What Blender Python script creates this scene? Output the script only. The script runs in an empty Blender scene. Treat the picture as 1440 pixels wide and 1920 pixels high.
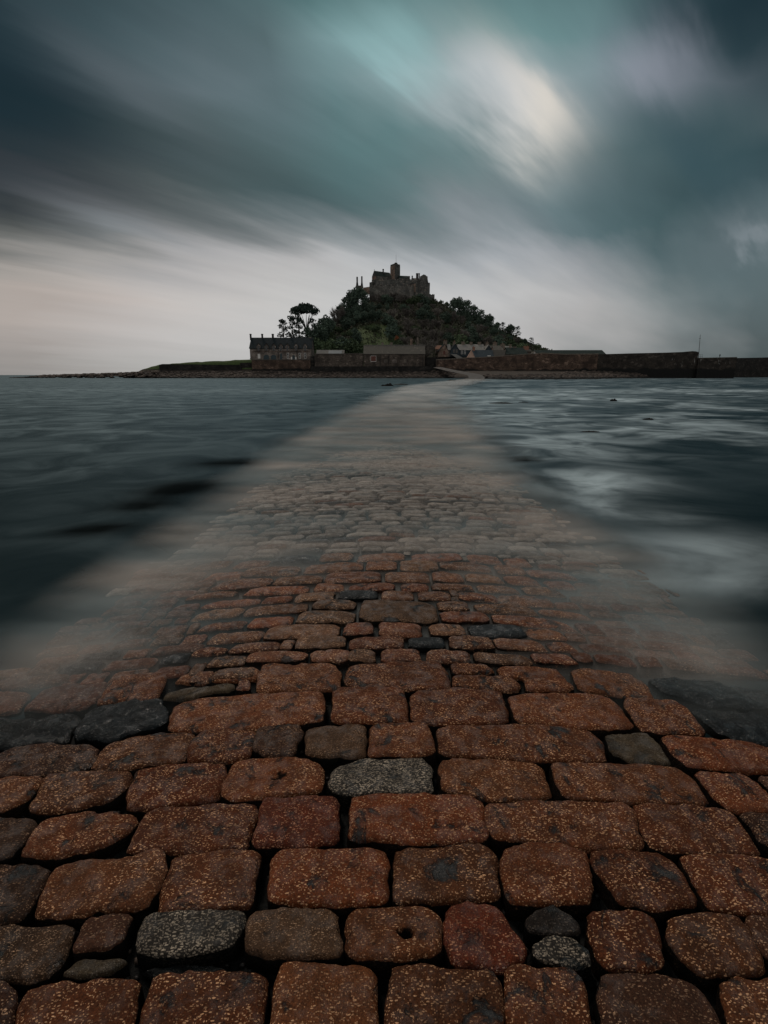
import bpy, math, random
import numpy as np
from mathutils import Vector

S = bpy.context.scene
COL = S.collection
R = math.radians
# ------------------------------------------------------------------ camera
FPX = 960.0
PITCH = math.atan(257 / 960.0)
CAMZ = 1.36
CP, SP = math.cos(PITCH), math.sin(PITCH)
cam = bpy.data.cameras.new("camera")
cam.sensor_fit = 'HORIZONTAL'; cam.sensor_width = 24; cam.lens = 16
cam.clip_start = 0.05; cam.clip_end = 30000
co = bpy.data.objects.new("camera", cam); COL.objects.link(co)
co.location = (0, 0, CAMZ); co.rotation_euler = (math.pi / 2 - PITCH, 0, 0)
S.camera = co
WATER = -0.16

def ray(px, py):
    a, b = px - 720.0, 960.0 - py
    return a, FPX * CP + b * SP, -FPX * SP + b * CP

def P(px, py, D):
    a, y, z = ray(px, py)
    t = D / y
    return Vector((a * t, D, CAMZ + z * t))

def proj(x, y, z):
    dz = z - CAMZ
    f = y * CP - dz * SP
    u = y * SP + dz * CP
    return 720 + FPX * x / f, 960 - FPX * u / f

def hz(py, D, px=720):
    return P(px, py, D).z

def hx(px, D, py=690):
    return P(px, py, D).x

# ------------------------------------------------------------------ render settings
S.render.engine = 'CYCLES'
S.view_settings.view_transform = 'Standard'
S.view_settings.look = 'None'
S.view_settings.exposure = 0.0
S.view_settings.gamma = 1.0
S.cycles.transparent_max_bounces = 28
S.cycles.max_bounces = 5
S.cycles.diffuse_bounces = 2
S.cycles.glossy_bounces = 2
S.cycles.caustics_reflective = False
S.cycles.caustics_refractive = False

# ------------------------------------------------------------------ node helper
class NT:
    def __init__(s, nt):
        s.nt = nt; nt.nodes.clear()
    def n(s, t, **kw):
        nd = s.nt.nodes.new(t)
        for k, v in kw.items():
            setattr(nd, k, v)
        return nd
    def l(s, a, b):
        s.nt.links.new(a, b)
    def put(s, sock, v):
        if hasattr(v, 'is_linked') or hasattr(v, 'links'):
            s.l(v, sock)
        else:
            if hasattr(sock, 'default_value'):
                try:
                    sock.default_value = v
                except Exception:
                    sock.default_value = (*v, 1) if len(v) == 3 else v
    def m(s, op, a, b=None, c=None, clamp=False):
        nd = s.n('ShaderNodeMath', operation=op, use_clamp=clamp)
        s.put(nd.inputs[0], a)
        if b is not None: s.put(nd.inputs[1], b)
        if c is not None: s.put(nd.inputs[2], c)
        return nd.outputs[0]
    def vm(s, op, a, b=None):
        nd = s.n('ShaderNodeVectorMath', operation=op)
        s.put(nd.inputs[0], a)
        if b is not None: s.put(nd.inputs[1], b)
        return nd.outputs[0]
    def mr(s, v, a, b, c=0.0, d=1.0, smooth=True):
        nd = s.n('ShaderNodeMapRange', interpolation_type='SMOOTHSTEP' if smooth else 'LINEAR')
        s.put(nd.inputs[0], v)
        for i, x in enumerate((a, b, c, d)): s.put(nd.inputs[i + 1], x)
        return nd.outputs[0]
    def mix(s, f, a, b, mode='MIX'):
        nd = s.n('ShaderNodeMix', data_type='RGBA', blend_type=mode)
        s.put(nd.inputs[0], f)
        for i, x in ((6, a), (7, b)):
            if isinstance(x, tuple) and len(x) == 3: x = (*x, 1)
            s.put(nd.inputs[i], x)
        return nd.outputs[2]
    def noise(s, vec, scale, detail=3, rough=0.55, out='Fac', dist=0.0):
        nd = s.n('ShaderNodeTexNoise')
        if vec is not None: s.l(vec, nd.inputs['Vector'])
        nd.inputs['Scale'].default_value = scale
        nd.inputs['Detail'].default_value = detail
        nd.inputs['Roughness'].default_value = rough
        nd.inputs['Distortion'].default_value = dist
        return nd.outputs[out]
    def comb(s, x, y, z):
        nd = s.n('ShaderNodeCombineXYZ')
        s.put(nd.inputs[0], x); s.put(nd.inputs[1], y); s.put(nd.inputs[2], z)
        return nd.outputs[0]
    def scalev(s, v, k):
        nd = s.n('ShaderNodeVectorMath', operation='MULTIPLY')
        s.l(v, nd.inputs[0]); nd.inputs[1].default_value = k
        return nd.outputs[0]

def lin(c):
    return tuple(((v / 255) / 12.92 if v / 255 <= 0.04045 else ((v / 255 + 0.055) / 1.055) ** 2.4) for v in c)

# ------------------------------------------------------------------ world: long smeared storm cloud
SUN_EL, SUN_AZ = R(52), R(-28)      # soft light through the cloud ahead and to the left (azimuth from +Y, clockwise)
world = bpy.data.worlds.new("World"); S.world = world; world.use_nodes = True
w = NT(world.node_tree)
xs = [0, 180, 360, 540, 720, 900, 1080, 1260, 1440]
ys = [0, 70, 140, 210, 280, 350, 420, 490, 560, 630, 700]
TAB = [
 [(32,52,60),(60,80,88),(62,82,90),(80,106,112),(66,108,110),(85,115,120),(90,122,126),(45,70,80),(32,50,58)],
 [(24,44,52),(80,92,100),(88,105,113),(88,108,114),(132,170,173),(100,138,140),(114,148,152),(74,94,104),(38,60,68)],
 [(24,44,52),(66,76,84),(96,108,116),(95,115,122),(122,155,159),(165,176,180),(132,152,158),(118,128,138),(66,82,92)],
 [(28,46,54),(44,59,65),(75,88,92),(88,108,114),(96,130,134),(158,168,172),(130,145,150),(75,98,104),(88,99,106)],
 [(42,52,58),(52,60,66),(68,80,85),(78,98,102),(88,122,126),(98,128,132),(108,126,131),(64,88,94),(50,72,80)],
 [(60,62,66),(78,80,83),(75,85,88),(72,92,97),(85,112,116),(116,132,136),(105,124,130),(62,85,92),(60,78,86)],
 [(88,90,90),(122,125,127),(120,122,124),(112,120,124),(120,131,136),(130,138,144),(92,115,122),(68,92,98),(100,113,120)],
 [(164,158,152),(180,174,169),(175,174,175),(183,182,182),(178,182,185),(165,170,175),(148,153,158),(90,108,114),(92,108,114)],
 [(180,168,160),(190,180,174),(197,191,187),(196,195,193),(195,196,196),(198,198,198),(170,170,170),(122,132,135),(90,105,110)],
 [(162,154,149),(182,177,174),(195,192,190),(196,195,194),(196,196,196),(197,197,197),(175,173,172),(126,131,133),(78,88,92)],
 [(145,140,137),(165,163,160),(178,178,176),(184,184,183),(188,188,188),(190,190,190),(165,166,166),(110,116,118),(70,80,84)],
]
T = np.array(TAB, float)
dk = np.clip(1 - T.mean(-1, keepdims=True) / 150, 0, 1)
T = T * (1 - dk * np.array([.08, .0, .04])); T = T * .88 + T.mean(-1, keepdims=True) * .12

def samp(px, py):
    px = min(max(px, 0), 1439.9); py = min(max(py, 0), 699.9)
    fx, fy = px / 180, py / 70
    i, j = int(fx), int(fy); fx -= i; fy -= j
    fx = fx * fx * (3 - 2 * fx) * .5 + fx * .5; fy = fy * fy * (3 - 2 * fy) * .5 + fy * .5
    return ((T[j, i] * (1 - fx) + T[j, i + 1] * fx) * (1 - fy) + (T[j + 1, i] * (1 - fx) + T[j + 1, i + 1] * fx) * fy)

tc = w.n('ShaderNodeTexCoord')
sep = w.n('ShaderNodeSeparateXYZ'); w.l(tc.outputs['Generated'], sep.inputs[0])
dx, dy, dz = sep.outputs
az = w.m('MULTIPLY', w.m('ARCTAN2', dx, dy), 57.2958)
el = w.m('MULTIPLY', w.m('ARCSINE', dz), 57.2958)
# cloud-layer coordinates, streaks run along the wind (towards az +40)
zz = w.m('ADD', w.m('MAXIMUM', dz, 0.0), 0.14)
cx = w.m('DIVIDE', dx, zz); cy = w.m('DIVIDE', dy, zz)
wa = R(41)
su = w.m('ADD', w.m('MULTIPLY', cx, math.sin(wa)), w.m('MULTIPLY', cy, math.cos(wa)))
sv = w.m('SUBTRACT', w.m('MULTIPLY', cx, math.cos(wa)), w.m('MULTIPLY', cy, math.sin(wa)))
n1 = w.noise(w.comb(w.m('MULTIPLY', su, .55), w.m('MULTIPLY', sv, 2.2), 3.1), 1.0, 5, .55)
n2 = w.noise(w.comb(w.m('MULTIPLY', su, .5), w.m('MULTIPLY', sv, 1.7), 9.7), 1.0, 3, .5)
n3 = w.noise(w.comb(w.m('MULTIPLY', su, .8), w.m('MULTIPLY', sv, 4.0), 1.7), 1.0, 5, .55)
azb = w.m('ADD', az, w.m('ADD', w.mr(n3, .25, .75, -2.3, 2.3, False), w.mr(n1, .25, .75, -2.5, 2.5, False)))
elb = w.m('ADD', el, w.m('ADD', w.mr(n3, .25, .75, -1.3, 1.3, False), w.mr(n2, .25, .75, -1.5, 1.5, False)))
elw = w.m('ADD', el, w.m('MULTIPLY', w.mr(n1, .25, .75, -2.4, 2.4, False), w.mr(el, 0, 14, .25, 1.0)))
azw = w.m('ADD', az, w.mr(n2, .25, .75, -3.2, 3.2, False))
AZ = [-40, -34, -27, -21, -15, -9, -3, 3, 8, 13, 18, 23, 28, 34, 40]
prev = None
fac_el = w.mr(elw, 0.0, 60.0, 0.0, 1.0, False)
for i, a in enumerate(AZ):
    rp = w.n('ShaderNodeValToRGB'); w.l(fac_el, rp.inputs[0])
    cr = rp.color_ramp
    stops = [0, 1.5, 3, 5, 7, 9, 11, 13, 15, 17, 19, 21, 23, 25, 27.5, 31, 40, 60]
    for k, e in enumerate(stops):
        if e <= 31:
            ee, aa = R(min(e, 30)), R(a)
            v = (math.cos(ee) * math.sin(aa) * 1000, math.cos(ee) * math.cos(aa) * 1000, math.sin(ee) * 1000 + CAMZ)
            c = lin(samp(*proj(*v)))
        elif e == 40: c = (.085, .115, .125)
        else: c = (.11, .13, .135)
        if k < 2:
            st = cr.elements[k]; st.position = e / 60
        else:
            st = cr.elements.new(e / 60)
        st.color = (*c, 1)
    if prev is None: prev = rp.outputs[0]
    else:
        f = w.mr(azw, AZ[i - 1], a, 0, 1, False)
        prev = w.mix(f, prev, rp.outputs[0])

def blob(col, a0, e0, ra, re, rot, color, amt):
    """soft elongated cloud mass around azimuth a0, elevation e0 (degrees)"""
    u = w.m('SUBTRACT', azb, a0); v = w.m('SUBTRACT', elb, e0)
    c, s_ = math.cos(R(rot)), math.sin(R(rot))
    p = w.m('DIVIDE', w.m('ADD', w.m('MULTIPLY', u, c), w.m('MULTIPLY', v, s_)), ra)
    q = w.m('DIVIDE', w.m('SUBTRACT', w.m('MULTIPLY', v, c), w.m('MULTIPLY', u, s_)), re)
    d = w.m('ADD', w.m('MULTIPLY', p, p), w.m('MULTIPLY', q, q))
    g = w.m('MULTIPLY', w.m('EXPONENT', w.m('MULTIPLY', d, -1.0)), amt)
    return w.mix(g, col, (*color, 1))

def azel(px, py):
    a, y, z = ray(px, py)
    return math.degrees(math.atan2(a, y)), math.degrees(math.atan2(z, math.hypot(a, y)))
def bl(col, px, py, rx, ry, rot, c, amt):
    a, e = azel(px, py)
    k = 0.046
    return blob(col, a, e, rx * k, ry * k, -rot, lin(c), amt)
prev = bl(prev, 950, 180, 115, 52, 38, (222, 218, 214), .8)
prev = bl(prev, 1000, 212, 75, 34, 38, (232, 224, 212), .7)
prev = bl(prev, 1010, 120, 60, 24, 20, (110, 145, 150), .35)
prev = bl(prev, 880, 150, 120, 38, 35, (200, 208, 212), .45)
prev = bl(prev, 740, 85, 100, 26, 30, (160, 200, 202), .45)
prev = bl(prev, 1245, 130, 75, 38, 35, (165, 168, 182), .6)
prev = bl(prev, 240, 120, 150, 40, 30, (98, 108, 114), .45)
prev = bl(prev, 235, 412, 130, 26, 16, (160, 168, 174), .35)
prev = bl(prev, 60, 330, 230, 34, 14, (66, 66, 70), .5)
prev = bl(prev, 1300, 265, 140, 45, 30, (58, 82, 90), .6)
prev = bl(prev, 1395, 435, 45, 16, 35, (150, 158, 164), .4)
prev = bl(prev, 20, 100, 150, 170, 40, (20, 40, 48), .75)
prev = bl(prev, 1410, 30, 160, 110, 30, (28, 46, 54), .7)
low = w.mr(el, 2, 16, .12, 1.0)
strk = w.m('ADD', 1.0, w.m('MULTIPLY', w.mr(n3, .25, .75, -.13, .07, False), low))
sc = w.n('ShaderNodeVectorMath', operation='SCALE'); w.l(prev, sc.inputs[0]); w.l(strk, sc.inputs['Scale'])
# added fill light: unseen half of the sky behind the viewer made brighter
back = w.mr(dy, 0.05, -0.55, 0, 1)
cloud = w.mix(back, sc.outputs[0], (.44, .42, .40, 1))
nis = w.n('ShaderNodeTexSky', sky_type='NISHITA', sun_disc=False, sun_elevation=SUN_EL, sun_rotation=SUN_AZ)
bg1 = w.n('ShaderNodeBackground'); w.l(cloud, bg1.inputs[0]); bg1.inputs[1].default_value = 1.0
bg2 = w.n('ShaderNodeBackground'); w.l(nis.outputs[0], bg2.inputs[0]); bg2.inputs[1].default_value = 0.05
mx = w.n('ShaderNodeMixShader'); mx.inputs[0].default_value = 0.012
w.l(bg1.outputs[0], mx.inputs[1]); w.l(bg2.outputs[0], mx.inputs[2])
out = w.n('ShaderNodeOutputWorld'); w.l(mx.outputs[0], out.inputs[0])
world.cycles.sampling_method = 'MANUAL'; world.cycles.sample_map_resolution = 512

sun = bpy.data.lights.new("sun", 'SUN'); sun.energy = 1.15; sun.angle = R(14); sun.color = (1, .86, .74)
so = bpy.data.objects.new("sun", sun); COL.objects.link(so)
sd = Vector((math.sin(SUN_AZ) * math.cos(SUN_EL), math.cos(SUN_AZ) * math.cos(SUN_EL), math.sin(SUN_EL)))
so.rotation_euler = sd.to_track_quat('Z', 'Y').to_euler(); so.location = (0, 0, 60)

# ------------------------------------------------------------------ numpy noise
def _h(ix, iy, iz, s):
    n = (ix * 374761393 + iy * 668265263 + iz * 2147483647 % 1000003 * 69069 + s * 974634777) & 0xffffffff
    n = (n ^ (n >> 13)) * 1274126177 & 0xffffffff
    return ((n ^ (n >> 16)) & 0xffff) / 65535.0

def vn(x, y, z=0.0, s=0):
    x, y, z = np.broadcast_arrays(np.asarray(x, float), np.asarray(y, float), np.asarray(z, float))
    xi, yi, zi = (np.floor(v).astype(np.int64) for v in (x, y, z))
    fx, fy, fz = x - xi, y - yi, z - zi
    fx, fy, fz = (f * f * (3 - 2 * f) for f in (fx, fy, fz))
    r = 0
    for a in (0, 1):
        for b in (0, 1):
            for c in (0, 1):
                wgt = (fx if a else 1 - fx) * (fy if b else 1 - fy) * (fz if c else 1 - fz)
                r = r + wgt * _h(xi + a, yi + b, zi + c, s)
    return r * 2 - 1

def fbm(x, y, z=0.0, o=4, s=0, g=.5):
    r = 0; a = 1; t = 0
    for i in range(o):
        r = r + a * vn(np.asarray(x) * 2 ** i, np.asarray(y) * 2 ** i, np.asarray(z) * 2 ** i, s + i * 7)
        t += a; a *= g
    return r / t

def smooth(a, b, v):
    a = np.asarray(a, float); t = np.clip((np.asarray(v, float) - a) / (b - a), 0, 1)
    return t * t * (3 - 2 * t)

# ------------------------------------------------------------------ object helpers
def link(name, verts, faces, mat, parent=None, smooth_=False, attrs=None, loc=(0, 0, 0)):
    me = bpy.data.meshes.new(name)
    me.from_pydata([tuple(v) for v in verts], [], [tuple(int(i) for i in f) for f in faces])
    me.update()
    if smooth_: me.polygons.foreach_set('use_smooth', [True] * len(me.polygons))
    if attrs:
        for k, v in attrs.items():
            at = me.attributes.new(k, 'FLOAT', 'POINT'); at.data.foreach_set('value', np.asarray(v, 'f'))
    if mat: me.materials.append(mat)
    o = bpy.data.objects.new(name, me); COL.objects.link(o)
    o.location = loc
    if parent: o.parent = parent
    return o

def empty(name, loc=(0, 0, 0)):
    o = bpy.data.objects.new(name, None); COL.objects.link(o); o.location = loc
    o.empty_display_size = .1
    return o

def tag(o, label=None, cat=None, group=None, kind=None):
    if label: o['label'] = label
    if cat: o['category'] = cat
    if group: o['group'] = group
    if kind: o['kind'] = kind
    return o

class MB:
    """collects pieces (world coordinates) and links them as ONE mesh"""
    def __init__(s): s.v = []; s.f = []
    def add(s, vs, fs):
        b = len(s.v); s.v += [Vector(v) for v in vs]; s.f += [[b + i for i in f] for f in fs]
        return s
    def box(s, x0, x1, y0, y1, z0, z1):
        vs = [(x, y, z) for z in (z0, z1) for x, y in ((x0, y0), (x1, y0), (x1, y1), (x0, y1))]
        return s.add(vs, [(3, 2, 1, 0), (4, 5, 6, 7), (0, 1, 5, 4), (1, 2, 6, 5), (2, 3, 7, 6), (3, 0, 4, 7)])
    def prism(s, pts, z0, z1, taper=1.0):
        n = len(pts); cx_ = sum(p[0] for p in pts) / n; cy_ = sum(p[1] for p in pts) / n
        zf0 = z0 if callable(z0) else (lambda x, y: z0)
        zf1 = z1 if callable(z1) else (lambda x, y: z1)
        vs = [(p[0], p[1], zf0(*p[:2])) for p in pts] + [(cx_ + (p[0] - cx_) * taper, cy_ + (p[1] - cy_) * taper, zf1(*p[:2])) for p in pts]
        return s.add(vs, [tuple(range(n - 1, -1, -1)), tuple(range(n, 2 * n))] + [(i, (i + 1) % n, n + (i + 1) % n, n + i) for i in range(n)])
    def poly(s, pts, d):
        """upright outline (x,z) at depth y extruded by d"""
        n = len(pts)
        vs = [p for p in pts] + [(p[0], p[1] + d, p[2]) for p in pts]
        return s.add(vs, [tuple(range(n)), tuple(range(2 * n - 1, n - 1, -1))] + [((i + 1) % n, i, n + i, n + (i + 1) % n) for i in range(n)])
    def tube(s, pts, rs, n=7):
        b = len(s.v); k = len(pts)
        for i, p in enumerate(pts):
            p = Vector(p)
            t = (Vector(pts[min(i + 1, k - 1)]) - Vector(pts[max(i - 1, 0)])).normalized()
            u = t.orthogonal().normalized(); w_ = t.cross(u)
            if i and abs(u.dot(pu)) < .999:
                u = (pu - t * pu.dot(t)).normalized(); w_ = t.cross(u)
            pu = u
            for j in range(n):
                a = 2 * math.pi * j / n
                s.v.append(p + (u * math.cos(a) + w_ * math.sin(a)) * rs[i])
        for i in range(k - 1):
            for j in range(n):
                s.f.append([b + i * n + j, b + i * n + (j + 1) % n, b + (i + 1) * n + (j + 1) % n, b + (i + 1) * n + j])
        s.f.append([b + j for j in range(n - 1, -1, -1)]); s.f.append([b + (k - 1) * n + j for j in range(n)])
        return s
    def build(s, name, mat, parent=None, **kw):
        off = Vector(parent.location) if parent and not parent.parent else Vector((0, 0, 0))
        if parent and parent.parent: off = Vector(parent.parent.location) + Vector(parent.location)
        return link(name, [v - off for v in s.v], s.f, mat, parent, **kw)

# ------------------------------------------------------------------ materials
def newmat(name):
    m = bpy.data.materials.new(name); m.use_nodes = True
    t = NT(m.node_tree)
    return m, t

def finish(t, color, rough=.8, bump=None, bstr=.5, bdist=.1, spec=.3, alpha=None):
    b = t.n('ShaderNodeBsdfPrincipled')
    if isinstance(color, tuple): color = (*color[:3], 1)
    t.put(b.inputs['Base Color'], color); t.put(b.inputs['Roughness'], rough)
    b.inputs['Specular IOR Level'].default_value = spec
    if bump is not None:
        bp = t.n('ShaderNodeBump'); bp.inputs['Strength'].default_value = bstr; bp.inputs['Distance'].default_value = bdist
        t.l(bump, bp.inputs['Height']); t.l(bp.outputs[0], b.inputs['Normal'])
    if alpha is not None: t.put(b.inputs['Alpha'], alpha)
    o = t.n('ShaderNodeOutputMaterial'); t.l(b.outputs[0], o.inputs[0])
    return b

def wpos(t):
    return t.n('ShaderNodeNewGeometry').outputs['Position']

def plain(name, c, rough=.8, var=.25, scale=1.5, spec=.3):
    m, t = newmat(name); p = wpos(t)
    n = t.noise(p, scale, 4)
    col = t.mix(t.mr(n, .3, .7), tuple(x * (1 - var) for x in c), tuple(min(1, x * (1 + var)) for x in c))
    finish(t, col, rough, spec=spec)
    return m

def masonry(name, c1, c2, c3, sx=1.2, sz=2.4, mortar=.6, stain=None, tide=None):
    """rubble stone: cell colours with dark joints; optional pale streaks / dark tide band (z, width)"""
    m, t = newmat(name); p = wpos(t)
    q = t.scalev(p, (sx, sx, sz))
    v = t.n('ShaderNodeTexVoronoi'); t.l(q, v.inputs['Vector']); v.inputs['Scale'].default_value = 1
    sepc = t.n('ShaderNodeSeparateColor'); t.l(v.outputs['Color'], sepc.inputs[0])
    e = t.n('ShaderNodeTexVoronoi', feature='DISTANCE_TO_EDGE'); t.l(q, e.inputs['Vector']); e.inputs['Scale'].default_value = 1
    col = t.mix(sepc.outputs[0], c1, c2)
    col = t.mix(t.mr(sepc.outputs[1], .78, .95), col, c3)
    col = t.mix(t.mr(t.noise(p, .35, 4), .35, .7), col, tuple(x * .45 for x in c1))
    j = t.mr(e.outputs[0], 0, .07)
    col = t.mix(j, tuple(x * mortar * .5 for x in c1), col)
    if stain:
        s = t.noise(t.scalev(p, (1.1, 1.1, .28)), 1.0, 4, .65)
        sp = t.n('ShaderNodeSeparateXYZ'); t.l(p, sp.inputs[0])
        msk = t.m('MULTIPLY', t.mr(sp.outputs[0], stain[0], stain[0] + 18), t.mr(s, .60, .72))
        zb = t.m('MULTIPLY', t.mr(sp.outputs[2], stain[1], stain[1] + 1.5), t.mr(sp.outputs[2], stain[2] + 1, stain[2]))
        col = t.mix(t.m('MULTIPLY', msk, zb), col, (.34, .34, .33))
    if tide:
        sp = t.n('ShaderNodeSeparateXYZ'); t.l(p, sp.inputs[0])
        zz_ = t.m('ADD', sp.outputs[2], t.mr(t.noise(t.scalev(p, (.12, .12, .12)), 1, 3), .3, .7, -.8, .8, False))
        col = t.mix(t.mr(zz_, tide, tide + 1.0), (.006, .007, .007), col)
    finish(t, col, .85, j, .4, .08)
    return m

M = {}
M['granite_wall'] = masonry('granite_wall', (.19, .165, .145), (.27, .235, .215), (.34, .30, .27), 1.0, 2.0)
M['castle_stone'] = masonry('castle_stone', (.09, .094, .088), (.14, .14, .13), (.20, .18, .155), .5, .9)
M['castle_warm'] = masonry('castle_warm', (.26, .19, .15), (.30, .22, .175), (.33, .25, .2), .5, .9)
M['sea_wall'] = masonry('sea_wall', (.085, .058, .044), (.13, .088, .066), (.22, .155, .12), .7, 1.3, tide=3.6)
M['pier_wall'] = masonry('pier_wall', (.030, .026, .022), (.05, .042, .035), (.08, .07, .06), .6, 1.0, stain=(128, 4.6, 8.6), tide=3.8)
M['rubble'] = masonry('rubble', (.080, .066, .056), (.13, .108, .09), (.21, .175, .15), .9, 1.7)
M['dark_rubble'] = masonry('dark_rubble', (.018, .018, .017), (.03, .028, .026), (.05, .045, .04), .8, 1.6)
def slate(name, c, c2):
    m, t = newmat(name); p = wpos(t)
    wv = t.noise(t.scalev(p, (1.2, 1.2, 5)), 1.0, 3)
    col = t.mix(t.mr(wv, .3, .7), c, c2)
    col = t.mix(t.mr(t.noise(p, .8, 4), .6, .72), col, tuple(x * 1.7 for x in c2))
    finish(t, col, .85, spec=.08)
    return m
M['slate_dark'] = slate('slate_dark', (.014, .02, .024), (.022, .030, .034))
M['slate_blue'] = slate('slate_blue', (.034, .048, .058), (.048, .062, .072))
M['slate_grey'] = slate('slate_grey', (.17, .17, .162), (.22, .215, .205))
M['slate_brown'] = slate('slate_brown', (.085, .082, .074), (.115, .108, .096))
M['slate_pale'] = slate('slate_pale', (.13, .13, .125), (.18, .175, .165))
M['slate_green'] = slate('slate_green', (.020, .030, .029), (.032, .044, .040))
M['white'] = plain('white_paint', (.62, .62, .60), .6, .05)
M['red'] = plain('red_paint', (.12, .045, .035), .6, .15)
M['terracotta'] = plain('terracotta', (.24, .125, .085), .8, .2)
M['glass'] = plain('dark_glass', (.012, .016, .02), .15, .2, spec=.6)
M['door_blue'] = plain('door_blue', (.03, .05, .06), .5, .1)
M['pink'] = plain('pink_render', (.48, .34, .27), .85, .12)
M['chimney'] = plain('chimney_stone', (.16, .13, .105), .9, .3, 2)
M['chimney_dark'] = plain('chimney_dark', (.03, .03, .03), .9, .3, 2)
M['metal'] = plain('metal', (.10, .10, .10), .5, .1)
M['cloth'] = plain('cloth', (.012, .014, .018), .9, .1)
M['skin'] = plain('skin', (.35, .22, .16), .6, .05)
M['trunk'] = plain('bark', (.035, .028, .022), .95, .3, 2)
M['trunk_pale'] = plain('bark_pale', (.10, .09, .078), .95, .3, 2)

def foliage(name, c1, c2, c3):
    m, t = newmat(name); p = wpos(t)
    oi = t.n('ShaderNodeObjectInfo')
    n = t.noise(p, .55, 3)
    rn = t.n('ShaderNodeNewGeometry').outputs['Random Per Island']
    col = t.mix(t.mr(n, .35, .65), c1, c2)
    col = t.mix(t.m('MULTIPLY', rn, .55), col, c3)
    k = t.mr(oi.outputs['Random'], 0, 1, .72, 1.30, False)
    s = t.n('ShaderNodeVectorMath', operation='SCALE'); t.l(col, s.inputs[0]); t.l(k, s.inputs['Scale'])
    finish(t, s.outputs[0], .85, spec=.1)
    return m
M['castle_light'] = masonry('castle_light', (.13, .13, .12), (.18, .175, .16), (.23, .21, .185), .5, .9)
M['evergreen'] = foliage('evergreen', (0.0394, 0.064, 0.0532), (0.0739, 0.1085, 0.0851), (0.1109, 0.1528, 0.1118))
M['pine'] = foliage('pine', (0.0149, 0.0269, 0.0258), (0.0299, 0.0478, 0.0388), (0.0448, 0.0658, 0.0517))
M['bare'] = foliage('bare_twigs', (0.0962, 0.0894, 0.0842), (0.1443, 0.1318, 0.1203), (0.1924, 0.1807, 0.1684))
M['bush'] = foliage('bush', (0.0421, 0.0678, 0.0404), (0.0728, 0.1069, 0.0588), (0.1134, 0.1516, 0.0826))
M['palebare'] = foliage('pale_twigs', (.11, .105, .10), (.15, .14, .13), (.19, .18, .165))

# ------------------------------------------------------------------ causeway shape
def pathx(y):
    return np.interp(y, [0, 9, 15, 26, 40, 68, 120, 172, 200], [0, .02, .3, 1.4, 2.4, 6.0, 17.5, 31, 37])
def z0(y):
    return np.interp(y, [0, 1.9, 2.4, 3, 3.6, 4.1, 5, 5.9, 7, 9, 14, 30, 150, 172, 185],
                     [0, 0, -.012, -.032, -.055, -.080, -.088, -.072, -.092, -.12, -.19, -.23, -.22, -.16, .1])
def camk(y): return np.interp(y, [0, 2.2, 4, 10], [.060, .052, .030, .022])
def zc(x, y):
    """crown surface (stone tops)"""
    u = np.abs(np.asarray(x, float) - pathx(y))
    z = z0(y) - camk(y) * u ** 1.4
    return z - np.clip(u - 2.05, 0, None) ** 1.3 * .55

def unproj(px, py):
    a, y, z = ray(px, py)
    lo, hi = .2, 60
    zt = 0.0
    for _ in range(30):
        t = (zt - CAMZ) / z
        zt = .5 * zt + .5 * float(zc(a * t, y * t))
    t = (zt - CAMZ) / z
    return a * t, y * t

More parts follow.
